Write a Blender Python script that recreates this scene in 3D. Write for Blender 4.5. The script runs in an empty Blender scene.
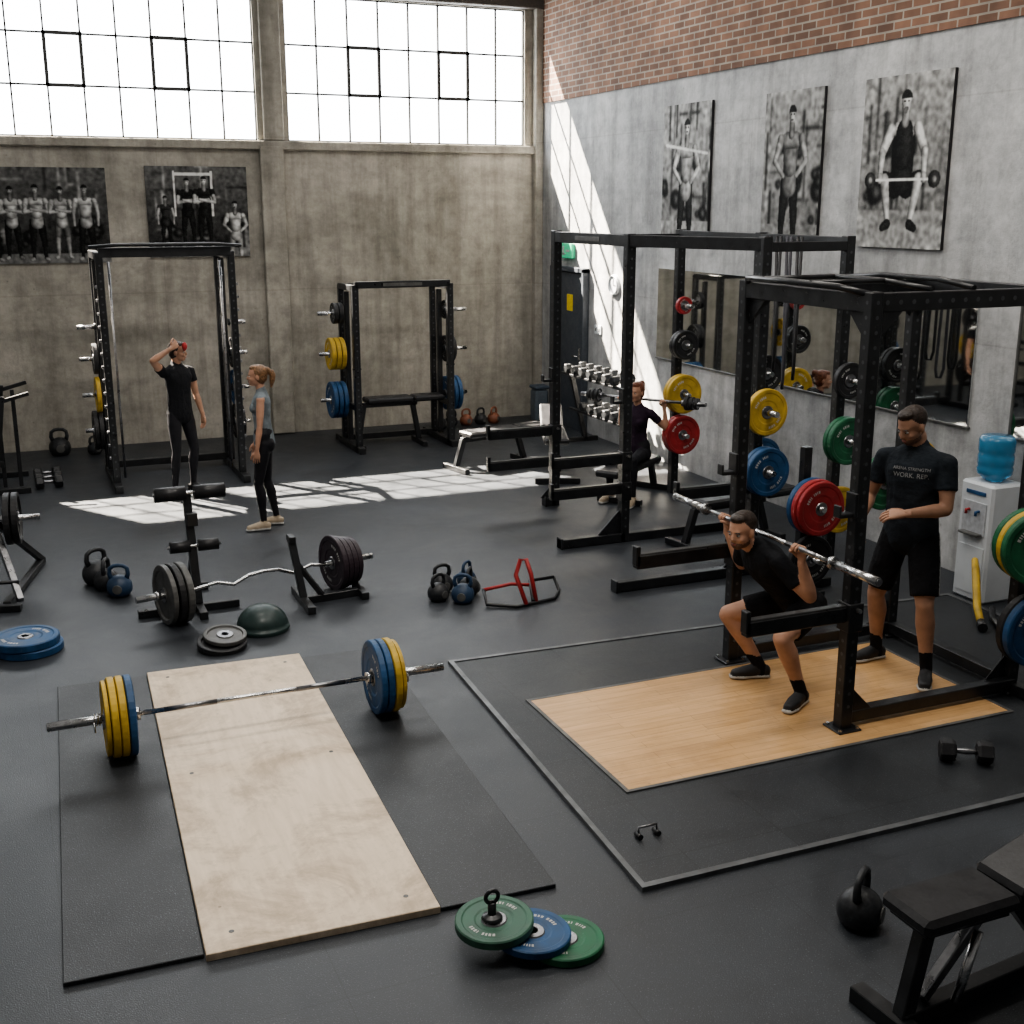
import bpy, bmesh, math, random
import numpy as np
from mathutils import Vector, Matrix
random.seed(4); np.random.seed(4)
V=Vector; pi=math.pi
SC=bpy.context.scene
f=1200.0; H=3.0; t=math.radians(14.35); yaw=math.radians(23)
cam=bpy.data.cameras.new("camera"); co=bpy.data.objects.new("camera",cam); SC.collection.objects.link(co)
cam.sensor_width=36; cam.lens=36*f/1024
co.location=(0,0,H); co.rotation_euler=(pi/2-t,0,-yaw); SC.camera=co
try:
    SC.view_settings.view_transform='AgX'; SC.view_settings.look='AgX - Medium High Contrast'
except Exception as e: print(e)
YB=16.0; XR=7.22; XL=-2.6; YF=-1.6; ZC=6.6

# ------------------------------------------------------------ materials
MATS={}
def nt(name):
    m=bpy.data.materials.new(name); m.use_nodes=True; n=m.node_tree; b=n.nodes['Principled BSDF']; return m,n,b
def mat(name,col,rough=.5,metal=0,var=.15,scale=30,bump=.0,spec=.5,bd=.01,scuff=False):
    if name in MATS: return MATS[name]
    m,n,b=nt(name); L=n.links
    tc=n.nodes.new('ShaderNodeTexCoord'); nz=n.nodes.new('ShaderNodeTexNoise'); nz.inputs['Scale'].default_value=scale; nz.inputs['Detail'].default_value=6
    L.new(tc.outputs['Object'],nz.inputs['Vector'])
    cr=n.nodes.new('ShaderNodeValToRGB'); c=np.array(col)
    cr.color_ramp.elements[0].color=(*np.clip(c*(1-var),0,1),1); cr.color_ramp.elements[1].color=(*np.clip(c*(1+var),0,1),1)
    cr.color_ramp.elements[0].position=.3; cr.color_ramp.elements[1].position=.7
    L.new(nz.outputs['Fac'],cr.inputs['Fac']); cout=cr.outputs['Color']
    if scuff:
        n2=node(n,'ShaderNodeTexNoise',Scale=38,Detail=8,Roughness=.75); L.new(tc.outputs['Object'],n2.inputs['Vector'])
        cout=mix(n,cout,ramp(n,n2.outputs['Fac'],[(.60,(0,0,0)),(.70,(.055,.053,.05))]),1.0,'ADD')
    L.new(cout,b.inputs['Base Color'])
    n3=node(n,'ShaderNodeTexNoise',Scale=9,Detail=6,Roughness=.7); L.new(tc.outputs['Object'],n3.inputs['Vector'])
    L.new(ramp(n,n3.outputs['Fac'],[(.3,(max(rough-.12,.03),)*3),(.7,(min(rough+.15,1),)*3)]),b.inputs['Roughness'])
    b.inputs['Metallic'].default_value=metal; b.inputs['Specular IOR Level'].default_value=spec
    if bump:
        bp=n.nodes.new('ShaderNodeBump'); bp.inputs['Strength'].default_value=bump; bp.inputs['Distance'].default_value=bd
        L.new(nz.outputs['Fac'],bp.inputs['Height']); L.new(bp.outputs['Normal'],b.inputs['Normal'])
    MATS[name]=m; return m
def node(n,t,**k):
    x=n.nodes.new(t)
    for a,v in k.items():
        if a in x.inputs: x.inputs[a].default_value=v
        else: setattr(x,a,v)
    return x
def ramp(n,src,stops):
    cr=n.nodes.new('ShaderNodeValToRGB'); e=cr.color_ramp.elements
    while len(e)<len(stops): e.new(.5)
    for el,(p,c) in zip(e,stops):
        el.position=p; el.color=(*c,1) if len(c)==3 else c
    n.links.new(src,cr.inputs['Fac']); return cr.outputs['Color']
def mix(n,a,b,fac,mode='MIX'):
    x=n.nodes.new('ShaderNodeMix'); x.data_type='RGBA'; x.blend_type=mode
    for s,v in ((x.inputs[6],a),(x.inputs[7],b),(x.inputs[0],fac)):
        if hasattr(v,'links') : n.links.new(v,s)
        else: s.default_value=v if not isinstance(v,tuple) else (*v,1)
    return x.outputs[2]
def wallcoord(n,g):
    sp=n.nodes.new('ShaderNodeSeparateXYZ'); n.links.new(g.outputs['Position'],sp.inputs[0])
    ad=n.nodes.new('ShaderNodeMath'); n.links.new(sp.outputs[0],ad.inputs[0]); n.links.new(sp.outputs[1],ad.inputs[1])
    cb=n.nodes.new('ShaderNodeCombineXYZ'); n.links.new(ad.outputs[0],cb.inputs[0]); n.links.new(sp.outputs[2],cb.inputs[1]); return cb.outputs[0]
def concrete(name,c1,c2,c3):
    m,n,b=nt(name); L=n.links; g=n.nodes.new('ShaderNodeNewGeometry')
    big=node(n,'ShaderNodeTexNoise',Scale=.7,Detail=10,Roughness=.7,Distortion=.6); L.new(g.outputs['Position'],big.inputs['Vector'])
    base=ramp(n,big.outputs['Fac'],[(.3,c1),(.5,c2),(.68,c3)])
    mp=node(n,'ShaderNodeMapping'); mp.inputs['Scale'].default_value=(4,4,.35); L.new(g.outputs['Position'],mp.inputs['Vector'])
    st=node(n,'ShaderNodeTexNoise',Scale=1.2,Detail=8,Roughness=.65); L.new(mp.outputs[0],st.inputs['Vector'])
    s2=ramp(n,st.outputs['Fac'],[(.34,(.5,.5,.49)),(.56,(1,1,1))])
    base=mix(n,base,s2,.6,'MULTIPLY')
    mp2=node(n,'ShaderNodeMapping'); mp2.inputs['Scale'].default_value=(.6,.6,9); L.new(g.outputs['Position'],mp2.inputs['Vector'])
    bd=node(n,'ShaderNodeTexNoise',Scale=1.0,Detail=4); L.new(mp2.outputs[0],bd.inputs['Vector'])
    base=mix(n,base,ramp(n,bd.outputs['Fac'],[(.35,(.75,.75,.75)),(.6,(1,1,1))]),.35,'MULTIPLY')
    fn=node(n,'ShaderNodeTexNoise',Scale=6,Detail=12,Roughness=.75); L.new(g.outputs['Position'],fn.inputs['Vector'])
    base=mix(n,base,ramp(n,fn.outputs['Fac'],[(.32,(.6,.6,.6)),(.58,(1.08,1.08,1.08))]),.7,'MULTIPLY')
    vo=node(n,'ShaderNodeTexVoronoi',Scale=4); L.new(g.outputs['Position'],vo.inputs['Vector'])
    base=mix(n,base,ramp(n,vo.outputs['Distance'],[(.02,(.45,.45,.45)),(.06,(1,1,1))]),.6,'MULTIPLY')
    br=node(n,'ShaderNodeTexBrick',Scale=1.0,offset=0.0); br.inputs['Brick Width'].default_value=9.0; br.inputs['Row Height'].default_value=1.92
    br.inputs['Mortar Size'].default_value=.012; br.inputs['Mortar Smooth'].default_value=.9; br.inputs['Color1'].default_value=(1,1,1,1); br.inputs['Color2'].default_value=(.96,.96,.96,1); br.inputs['Mortar'].default_value=(.8,.79,.78,1)
    L.new(wallcoord(n,g),br.inputs['Vector']); base=mix(n,base,br.outputs['Color'],.7,'MULTIPLY')
    L.new(base,b.inputs['Base Color']); b.inputs['Roughness'].default_value=.85
    bp=node(n,'ShaderNodeBump',Strength=.5,Distance=.02); L.new(fn.outputs['Fac'],bp.inputs['Height']); L.new(bp.outputs[0],b.inputs['Normal'])
    MATS[name]=m; return m
CONB=concrete('concrete_back',(.27,.255,.22),(.41,.385,.335),(.56,.525,.465))
CONR=concrete('concrete_right',(.33,.335,.34),(.47,.475,.48),(.60,.60,.60))
def brickmat():
    m,n,b=nt('brick'); L=n.links; g=n.nodes.new('ShaderNodeNewGeometry')
    br=node(n,'ShaderNodeTexBrick',Scale=1.0); br.inputs['Brick Width'].default_value=.215; br.inputs['Row Height'].default_value=.075
    br.inputs['Mortar Size'].default_value=.009; br.inputs['Color1'].default_value=(.25,.135,.09,1); br.inputs['Color2'].default_value=(.15,.085,.06,1); br.inputs['Mortar'].default_value=(.33,.29,.25,1)
    L.new(wallcoord(n,g),br.inputs['Vector'])
    nz=node(n,'ShaderNodeTexNoise',Scale=4,Detail=6); L.new(g.outputs['Position'],nz.inputs['Vector'])
    c=mix(n,br.outputs['Color'],ramp(n,nz.outputs['Fac'],[(.3,(.55,.55,.55)),(.65,(1.1,1.1,1.05))]),.7,'MULTIPLY')
    L.new(c,b.inputs['Base Color']); b.inputs['Roughness'].default_value=.9
    bp=node(n,'ShaderNodeBump',Strength=.6,Distance=.01,invert=True); L.new(br.outputs['Fac'],bp.inputs['Height']); L.new(bp.outputs[0],b.inputs['Normal'])
    MATS['brick']=m
brickmat()
def rubber(name,col,rough,seam,sc=.86,mo=.45):
    m,n,b=nt(name); L=n.links; g=n.nodes.new('ShaderNodeNewGeometry')
    nz=node(n,'ShaderNodeTexNoise',Scale=1.3,Detail=10,Roughness=.72,Distortion=.4); L.new(g.outputs['Position'],nz.inputs['Vector'])
    c=np.array(col); base=ramp(n,nz.outputs['Fac'],[(.3,tuple(c*.65)),(.7,tuple(c*1.5))])
    sp=node(n,'ShaderNodeTexNoise',Scale=160,Detail=2); L.new(g.outputs['Position'],sp.inputs['Vector'])
    base=mix(n,base,ramp(n,sp.outputs['Fac'],[(.62,(0,0,0)),(.72,(.10,.11,.12))]),1.0,'ADD')
    hs=sp.outputs['Fac']
    if seam:
        br=node(n,'ShaderNodeTexBrick',Scale=1.0,offset=0.0); br.inputs['Brick Width'].default_value=seam; br.inputs['Row Height'].default_value=seam
        br.inputs['Mortar Size'].default_value=.003; br.inputs['Color1'].default_value=(1,1,1,1); br.inputs['Color2'].default_value=(sc,sc,sc,1); br.inputs['Mortar'].default_value=(mo,mo,mo,1)
        L.new(g.outputs['Position'],br.inputs['Vector']); base=mix(n,base,br.outputs['Color'],1.0,'MULTIPLY')
    L.new(base,b.inputs['Base Color'])
    rr=ramp(n,nz.outputs['Fac'],[(.3,(rough-.1,)*3),(.7,(rough+.12,)*3)]); L.new(rr,b.inputs['Roughness'])
    bp=node(n,'ShaderNodeBump',Strength=.4,Distance=.004); L.new(hs,bp.inputs['Height']); L.new(bp.outputs[0],b.inputs['Normal'])
    MATS[name]=m
rubber('rubber_floor',(.029,.033,.039),.44,1.0,.97,.72)
rubber('rubber_mat',(.019,.021,.024),.48,0)
rubber('rubber_tile',(.021,.024,.028),.48,.55,.86,.5)
def wood(name,c1,c2,plank,smudge):
    m,n,b=nt(name); L=n.links; g=n.nodes.new('ShaderNodeNewGeometry')
    mp=node(n,'ShaderNodeMapping'); mp.inputs['Scale'].default_value=(1.2,14,1) if plank else (10,1.2,1); L.new(g.outputs['Position'],mp.inputs['Vector'])
    gr=node(n,'ShaderNodeTexNoise',Scale=2.5,Detail=8,Roughness=.6); L.new(mp.outputs[0],gr.inputs['Vector'])
    base=ramp(n,gr.outputs['Fac'],[(.3,c1),(.7,c2)])
    if plank:
        br=node(n,'ShaderNodeTexBrick',Scale=1.0); br.inputs['Brick Width'].default_value=.9; br.inputs['Row Height'].default_value=.07
        br.inputs['Mortar Size'].default_value=.0015; br.inputs['Color1'].default_value=(1,1,1,1); br.inputs['Color2'].default_value=(.88,.86,.84,1); br.inputs['Mortar'].default_value=(.6,.55,.5,1)
        L.new(g.outputs['Position'],br.inputs['Vector']); base=mix(n,base,br.outputs['Color'],1.0,'MULTIPLY')
    nz=node(n,'ShaderNodeTexNoise',Scale=2.2,Detail=10,Roughness=.75,Distortion=.5); L.new(g.outputs['Position'],nz.inputs['Vector'])
    base=mix(n,base,ramp(n,nz.outputs['Fac'],[(.38,(.58,.54,.49)),(.53,(1,1,1))]),smudge,'MULTIPLY')
    mp3=node(n,'ShaderNodeMapping'); mp3.inputs['Scale'].default_value=(6,30,1); mp3.inputs['Rotation'].default_value=(0,0,.5); L.new(g.outputs['Position'],mp3.inputs['Vector'])
    sc=node(n,'ShaderNodeTexNoise',Scale=1.5,Detail=6,Roughness=.8); L.new(mp3.outputs[0],sc.inputs['Vector'])
    base=mix(n,base,ramp(n,sc.outputs['Fac'],[(.30,(.45,.43,.41)),(.37,(1,1,1))]),smudge,'MULTIPLY')
    vo=node(n,'ShaderNodeTexVoronoi',Scale=6); L.new(g.outputs['Position'],vo.inputs['Vector'])
    base=mix(n,base,ramp(n,vo.outputs['Distance'],[(.03,(.4,.38,.36)),(.06,(1,1,1))]),smudge,'MULTIPLY')
    L.new(base,b.inputs['Base Color']); b.inputs['Roughness'].default_value=.36 if plank else .55
    MATS[name]=m
wood('plywood',(.68,.55,.41),(.82,.68,.52),False,.75)
wood('bamboo',(.56,.335,.15),(.70,.45,.23),True,.3)
STEEL=mat('black_steel',(.014,.015,.017),.36,.0,.4,12,0,.6,scuff=True)
HOLE=mat('lit_hole_disc',(.09,.095,.10),.5,.2)  # flat discs for holes; light showing through is put into the grey
CHR=mat('chrome',(.55,.55,.55),.24,1,.15)
DCHR=mat('dark_chrome',(.28,.28,.29),.32,1,.2)
IRON=mat('cast_iron',(.022,.024,.027),.48,.0,.4,40,.2,scuff=True)
VINYL=mat('black_vinyl',(.018,.018,.02),.42,0,.3,60,.1)
YEL=mat('plate_yellow',(.50,.335,.045),.5,0,.3,9,scuff=True)
BLU=mat('plate_blue',(.017,.07,.17),.5,0,.35,9,scuff=True)
GRN=mat('plate_green',(.018,.12,.055),.5,0,.35,9,scuff=True)
RED=mat('plate_red',(.34,.028,.03),.5,0,.3,9,scuff=True)
BLK=mat('plate_black',(.020,.020,.022),.5,0,.3,12,scuff=True)
GRY=mat('plate_grey',(.10,.10,.097),.45,0,.3,12)
WHT=mat('marking_white',(.5,.5,.48),.5,0,.1)
WPL=mat('white_plastic',(.62,.65,.68),.35,0,.05,6)
EDGE=mat('edge_strip',(.115,.12,.125),.42,.2,.3,8)
m,n_,b_=nt('mirror_glass'); b_.inputs['Metallic'].default_value=1; b_.inputs['Roughness'].default_value=.03
nz=node(n_,'ShaderNodeTexNoise',Scale=2); n_.links.new(ramp(n_,nz.outputs['Fac'],[(.3,(.74,.77,.77)),(.7,(.82,.84,.84))]),b_.inputs['Base Color']); MATS['mirror']=m
BOT=mat('bottle_blue',(.10,.36,.60),.15,0,.1,8); BOT.node_tree.nodes['Principled BSDF'].inputs['Transmission Weight'].default_value=.45

# ------------------------------------------------------------ mesh builder
def frame(d):
    d=V(d).normalized(); u=V((0,0,1)) if abs(d.z)<.95 else V((1,0,0))
    s=d.cross(u).normalized(); return s,s.cross(d).normalized(),d
class MB:
    def __init__(s): s.v=[];s.f=[];s.m=[];s.sm=[];s.mats=[]
    def mi(s,m):
        if m not in s.mats: s.mats.append(m)
        return s.mats.index(m)
    def add(s,vs,fs,m,smooth=False):
        o=len(s.v); s.v+= [tuple(p) for p in vs]; k=s.mi(m)
        for q in fs: s.f.append([a+o for a in q]); s.m.append(k); s.sm.append(smooth)
    def box(s,c,sz,m,R=None,bev=.004):
        bm=bmesh.new(); bmesh.ops.create_cube(bm,size=1)
        for v in bm.verts: v.co=V((v.co.x*sz[0],v.co.y*sz[1],v.co.z*sz[2]))
        bw=min(bev,min(sz)*.3)
        if bw>0: bmesh.ops.bevel(bm,geom=bm.edges[:],offset=bw,segments=1,affect='EDGES')
        if R is not None: bm.transform(R.to_4x4())
        bm.verts.index_update()
        s.add([v.co+V(c) for v in bm.verts],[[v.index for v in f.verts] for f in bm.faces],m); bm.free()
    def prism(s,quad,z0,z1,m):
        vs=[(x,y,z0) for x,y in quad]+[(x,y,z1) for x,y in quad]
        s.add(vs,[[3,2,1,0],[4,5,6,7],[0,1,5,4],[1,2,6,5],[2,3,7,6],[3,0,4,7]],m)
    def beam(s,p1,p2,w,h,m,bev=.004):
        p1,p2=V(p1),V(p2); d=p2-p1; L=d.length; a,b,c=frame(d)
        R=Matrix((a,c,b)).transposed()
        s.box((p1+p2)/2,(w,L,h),m,R,bev)
    def tube(s,pts,r,m,n=12,cap=True,smooth=True):
        pts=[V(p) for p in pts]; rs=r if isinstance(r,(list,tuple)) else [r]*len(pts)
        vs=[];fs=[]; a=None
        for i,p in enumerate(pts):
            d=(pts[min(i+1,len(pts)-1)]-pts[max(i-1,0)]).normalized()
            if a is None: a,_,_=frame(d)
            a=(a-d*a.dot(d)); a=a.normalized() if a.length>1e-5 else frame(d)[0]
            b=d.cross(a)
            for k in range(n):
                g=2*pi*k/n; vs.append(p+(a*math.cos(g)+b*math.sin(g))*rs[i])
        for i in range(len(pts)-1):
            for k in range(n): fs.append([i*n+k,i*n+(k+1)%n,(i+1)*n+(k+1)%n,(i+1)*n+k])
        s.add(vs,fs,m,smooth)
        if cap:
            o=len(s.v)-len(vs); k=s.mi(m)
            s.f.append([o+i for i in range(n)][::-1]); s.m.append(k); s.sm.append(False)
            q=o+(len(pts)-1)*n; s.f.append([q+i for i in range(n)]); s.m.append(k); s.sm.append(False)
    def lathe(s,c,axis,prof,m,n=32,smooth=False,mats=None):
        a,b,d=frame(axis); c=V(c); vs=[];
        for (r,h) in prof:
            for k in range(n):
                g=2*pi*k/n; vs.append(c+d*h+(a*math.cos(g)+b*math.sin(g))*r)
        for i in range(len(prof)-1):
            fs=[[k,(k+1)%n,n+(k+1)%n,n+k] for k in range(n)]
            s.add(vs[i*n:(i+2)*n],fs,(mats[i] if mats else m),smooth)
    def ell(s,c,R,rad,m,nu=16,nv=10):
        vs=[];fs=[]
        for j in range(nv+1):
            th=pi*j/nv
            for i in range(nu):
                ph=2*pi*i/nu; p=V((rad[0]*math.sin(th)*math.cos(ph),rad[1]*math.sin(th)*math.sin(ph),rad[2]*math.cos(th)))
                vs.append(V(c)+(R@p if R is not None else p))
        for j in range(nv):
            for i in range(nu): fs.append([j*nu+i,(j+1)*nu+i,(j+1)*nu+(i+1)%nu,j*nu+(i+1)%nu])
        s.add(vs,fs,m,True)
    def obj(s,name,loc=(0,0,0),rot=(0,0,0),parent=None,norm=True):
        me=bpy.data.meshes.new(name); loc=V(loc)
        me.from_pydata(s.v,[],s.f); 
        for m in s.mats: me.materials.append(m)
        me.polygons.foreach_set('material_index',s.m); me.polygons.foreach_set('use_smooth',s.sm)
        if norm:
            bm=bmesh.new(); bm.from_mesh(me); bmesh.ops.remove_doubles(bm,verts=bm.verts,dist=1e-5); bmesh.ops.recalc_face_normals(bm,faces=bm.faces); bm.to_mesh(me); bm.free()
        o=bpy.data.objects.new(name,me); SC.collection.objects.link(o)
        if rot==(0,0,0) and loc.length==0:
            a=np.array([v.co for v in me.vertices]); mn=a.min(0); mx=a.max(0); c=V(((mn[0]+mx[0])/2,(mn[1]+mx[1])/2,mn[2]))
            me.transform(Matrix.Translation(-c)); o.location=c
        else: o.location=loc; o.rotation_euler=rot
        if parent: o.parent=parent
        return o

def plate(mb,c,axis,R,th,col,iron=False,letters=True):
    h=th/2
    if iron: prof=[(.026,-h*.8),(.055,-h*.8),(.06,-h*.3),(R*.8,-h*.3),(R*.84,-h),(R*.97,-h),(R,-h*.8),(R,h*.8),(R*.97,h),(R*.84,h),(R*.8,h*.3),(.06,h*.3),(.055,h*.8),(.026,h*.8),(.026,-h*.8)]
    else: prof=[(.026,-h*.9),(.05,-h*.9),(.055,-h*.62),(R*.46,-h*.62),(R*.52,-h*.8),(R*.80,-h*.8),(R*.84,-h),(R*.965,-h),(R,-h*.75),(R,h*.75),(R*.965,h),(R*.84,h),(R*.80,h*.8),(R*.52,h*.8),(R*.46,h*.62),(.055,h*.62),(.05,h*.9),(.026,h*.9),(.026,-h*.9)]
    ms=[col]*(len(prof)-1)
    ms[0]=DCHR; ms[-1]=DCHR; ms[-2]=DCHR; 
    if not iron: ms[1]=DCHR; ms[-3]=DCHR
    mb.lathe(c,axis,prof,col,36,False,ms)
    if letters and not iron:
        a,b,d=frame(axis); c=V(c)
        for side in (-1,1):
            for g0 in (0.35,0.35+pi):
                ang=g0
                for k in range(9):
                    w=random.choice((.05,.08,.1)); r0,r1=R*.61,R*.71; hh=side*(h*.8+.0012)
                    if k!=4:
                        pts=[]
                        for (rr,aa) in ((r0,ang),(r1,ang),(r1,ang+w),(r0,ang+w)):
                            pts.append(c+d*hh+(a*math.cos(aa)+b*math.sin(aa))*rr)
                        mb.add(pts,[[0,1,2,3]],WHT)
                    ang+=w+.05
def plate_obj(c,axis,R,th,col,**k):
    mb=MB(); plate(mb,(0,0,0),axis,R,th,col,**k); return mb.obj('weight_plate',loc=c,rot=(0,0,1e-6))
def shaft(mb,p1,p2,half_shaft=.655,m=CHR):
    p1,p2=V(p1),V(p2); c=(p1+p2)/2; d=(p2-p1).normalized(); L=(p2-p1).length
    mb.tube([c-d*half_shaft,c+d*half_shaft],.0145,m,14)
    for s in (-1,1):
        mb.tube([c+d*s*half_shaft,c+d*s*(half_shaft+.03)],.037,m,18)
        mb.tube([c+d*s*(half_shaft+.03),c+d*s*L/2],.025,m,18)
        mb.tube([c+d*s*(L/2-.004),c+d*s*(L/2+.004)],.020,DCHR,16)
        mb.tube([c+d*s*(half_shaft*.35),c+d*s*(half_shaft*.8)],.0152,DCHR,14)
def spring_collar(mb,c,axis,R=.032):
    a,b,d=frame(axis); pts=[]
    for i in range(40):
        g=2*pi*i/13; pts.append(V(c)+d*(i*.0012-.02)+(a*math.cos(g)+b*math.sin(g))*R)
    mb.tube(pts,.004,CHR,6); mb.tube([pts[0],pts[0]-b*.05+a*.03],.005,CHR,6); mb.tube([pts[-1],pts[-1]-b*.05-a*.0],.005,CHR,6)
def kettlebell(name,loc,R,body,rz=0,handle=None,tilt=0):
    mb=MB(); handle=handle or body
    prof=[(0.001,0),(R*.62,0),(R*.75,.01)]
    for i in range(1,13):
        a=-.62+ (1.45+.62)*i/12; prof.append((R*math.cos(a),R*.72+R*math.sin(a)))
    prof.append((.001,R*1.73))
    mb.lathe((0,0,0),(0,0,1),prof,body,26,True)
    hr=R*.16; pts=[(-R*.55,0,R*1.35),(-R*.72,0,R*1.8),(-R*.66,0,R*2.25),(-R*.38,0,R*2.45),(0,0,R*2.5),(R*.38,0,R*2.45),(R*.66,0,R*2.25),(R*.72,0,R*1.8),(R*.55,0,R*1.35)]
    mb.tube(pts,[hr*1.3,hr*1.1,hr,hr,hr,hr,hr,hr*1.1,hr*1.3],handle,12)
    mb.lathe((0,-R*.93,R*.75),(0,-1,0),[(.001,.07*R),(R*.35,.055*R),(R*.38,0)],GRY,16)
    return mb.obj(name,loc=loc,rot=(tilt,0,rz+1e-6))
def dumbbell(mb,c,axis,L=.3,R=.06,col=None):
    col=col or BLK; a,b,d=frame(axis); c=V(c)
    mb.tube([c-d*L*.3,c-d*L*.12,c,c+d*L*.12,c+d*L*.3],[.013,.015,.018,.015,.013],DCHR,12)
    for s in (-1,1):
        mb.lathe(c+d*s*L*.2,d*s,[(.02,0),(R*.85,0),(R,.015),(R,L*.27),(R*.85,L*.3),(.001,L*.3)],col,6)

# ------------------------------------------------------------ room
def simple(name,c,sz,m): 
    mb=MB(); mb.box(c,sz,m,bev=0); return mb.obj(name)
simple('floor',((XL+XR)/2,(YF+YB)/2,-.05),(XR-XL+.4,YB-YF+.4,.1),MATS['rubber_floor'])
simple('ceiling',((XL+XR)/2,(YF+YB)/2,ZC+.1),(XR-XL+.4,YB-YF+.4,.2),mat('ceiling_deck',(.30,.30,.29),.85))
simple('wall_left',(XL-.1,(YF+YB)/2,ZC/2),(.2,YB-YF+.4,ZC),CONR)
simple('wall_front',((XL+XR)/2,YF-.1,ZC/2),(XR-XL,.2,ZC),CONR)
BZ=4.36
simple('wall_right',(XR+.15,(YF+YB)/2,BZ/2),(.3,YB-YF+.4,BZ),CONR)
simple('wall_right_brick',(XR+.13,(YF+YB)/2,(BZ+ZC)/2),(.3,YB-YF+.4,ZC-BZ),MATS['brick'])
W1=(-1.65,3.27); W2=(3.67,6.98); WZ=(3.8,5.56); th=.12
mb=MB(); y=YB+th/2
def wb(x0,x1,z0,z1): mb.box(((x0+x1)/2,y,(z0+z1)/2),(x1-x0,th,z1-z0),CONB,bev=0)
wb(XL-.2,XR+.3,0,WZ[0]); wb(XL-.2,XR+.3,WZ[1],ZC); wb(XL-.2,W1[0],*WZ); wb(W1[1],W2[0],*WZ); wb(W2[1],XR+.3,*WZ)
mb.obj('wall_back')
mb=MB(); mb.box((3.42,YB-.05,1.87),(.30,.10,3.72),CONB,bev=.01); mb.obj('trim_pilaster')
mb=MB(); mb.box((3.47,YB-.03,(WZ[0]+WZ[1])/2),(.26,.06,WZ[1]-WZ[0]),CONB,bev=.01); mb.obj('trim_mullion_pier')
mb=MB(); mb.box(((XL+XR)/2,YB-.04,WZ[0]-.06),(XR-XL,.08,.11),CONB,bev=.01); mb.obj('trim_sill')
mb=MB(); mb.box(((XL+XR)/2,YB-.07,WZ[1]+.09),(XR-XL,.14,.16),mat('steel_lintel',(.10,.09,.08),.6),bev=.01); mb.obj('trim_lintel')
mb=MB(); mb.box((XR-.06,YB-.06,ZC/2),(.12,.12,ZC),CONB,bev=.01); mb.obj('trim_corner_column')
FR=mat('window_frame',(.06,.06,.058),.5,.3)
for wi,((x0,x1),npan,vents) in enumerate(((W1,12,(6,9)),(W2,8,(2,5)))):
    mb=MB(); yy=YB+.05; pw=(x1-x0)/npan; z0,z1=WZ; ph=(z1-z0)/3
    for i in range(npan+1):
        w=.03 if i in (0,npan) else .022
        mb.box((x0+i*pw,yy,(z0+z1)/2),(w,.03,z1-z0),FR,bev=0)
    for j in range(4): mb.box(((x0+x1)/2,yy,z0+j*ph),(x1-x0,.03,.03 if j in(0,3) else .022),FR,bev=0)
    for i in vents:
        xa,xb=x0+i*pw,x0+(i+1)*pw; za,zb=z0+ph,z0+2*ph
        for X in (xa,xb): mb.box((X,yy-.02,(za+zb)/2),(.042,.03,ph+.04),FR,bev=0)
        for Z in (za,zb): mb.box(((xa+xb)/2,yy-.02,Z),(pw+.04,.03,.042),FR,bev=0)
    mb.obj('window_%d'%(wi+1))
DM=mat('door_grey',(.055,.065,.08),.5); 
mb=MB(); y0,y1=14.45,15.38
mb.box((XR-.035,(y0+y1)/2,1.06),(.05,y1-y0,2.12),DM,bev=.005)
for yy in (y0-.03,y1+.03): mb.box((XR-.05,yy,1.08),(.09,.06,2.2),DM,bev=.004)
mb.box((XR-.05,(y0+y1)/2,2.16),(.09,y1-y0+.12,.06),DM)
mb.box((XR-.065,14.85,1.72),(.01,.17,.22),mat('sign_yellow',(.75,.55,.05),.5))
mb.tube([(XR-.06,14.55,1.02),(XR-.11,14.55,1.02),(XR-.11,14.68,1.02)],.01,CHR); mb.box((XR-.062,14.55,1.05),(.01,.04,.16),CHR)
mb.obj('door_1')
mb=MB(); G=mat('exit_green',(.03,.42,.22),.4); G.node_tree.nodes['Principled BSDF'].inputs['Emission Color'].default_value=(.05,.6,.3,1); G.node_tree.nodes['Principled BSDF'].inputs['Emission Strength'].default_value=.35
mb.box((XR-.03,15.02,2.40),(.05,.36,.19),G); mb.box((XR-.058,15.09,2.40),(.005,.05,.12),WHT); mb.box((XR-.058,14.95,2.40),(.005,.12,.03),WHT); mb.box((XR-.058,15.07,2.36),(.005,.1,.02),WHT)
mb.obj('exit_sign')
mb=MB(); mb.lathe((XR,13.67,2.02),(-1,0,0),[(.13,0),(.13,.03),(.115,.045),(.11,.03),(.001,.03)],WPL,28); mb.box((XR-.034,13.67,2.06),(.006,.008,.08),BLK); mb.box((XR-.034,13.64,2.02),(.006,.06,.008),BLK); mb.obj('wall_clock')
mb=MB()
for yy in (14.15,14.05): mb.box((XR-.01,yy,1.42),(.02,.08,.12),WPL); mb.box((XR-.024,yy,1.42),(.01,.02,.04),GRY)
mb.obj('light_switch')
mb=MB(); ys=[7.45,8.72,10.0,11.28,12.56]
for a,b in zip(ys[:-1],ys[1:]): mb.box((XR-.012,(a+b)/2,1.76),(.012,b-a-.006,1.04),MATS['mirror'],bev=0)
mb.box((XR-.012,10.0,1.235),(.03,5.13,.02),GRY); mb.obj('wall_mirror')
mb=MB(); mb.box((XR-.01,5.0,1.76),(.012,4.0,1.04),MATS['mirror'],bev=0); mb.box((XR-.012,5.0,1.235),(.03,4.02,.02),GRY); mb.box((XR-.012,7.0,1.76),(.03,.02,1.06),GRY); mb.obj('wall_mirror')

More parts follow.
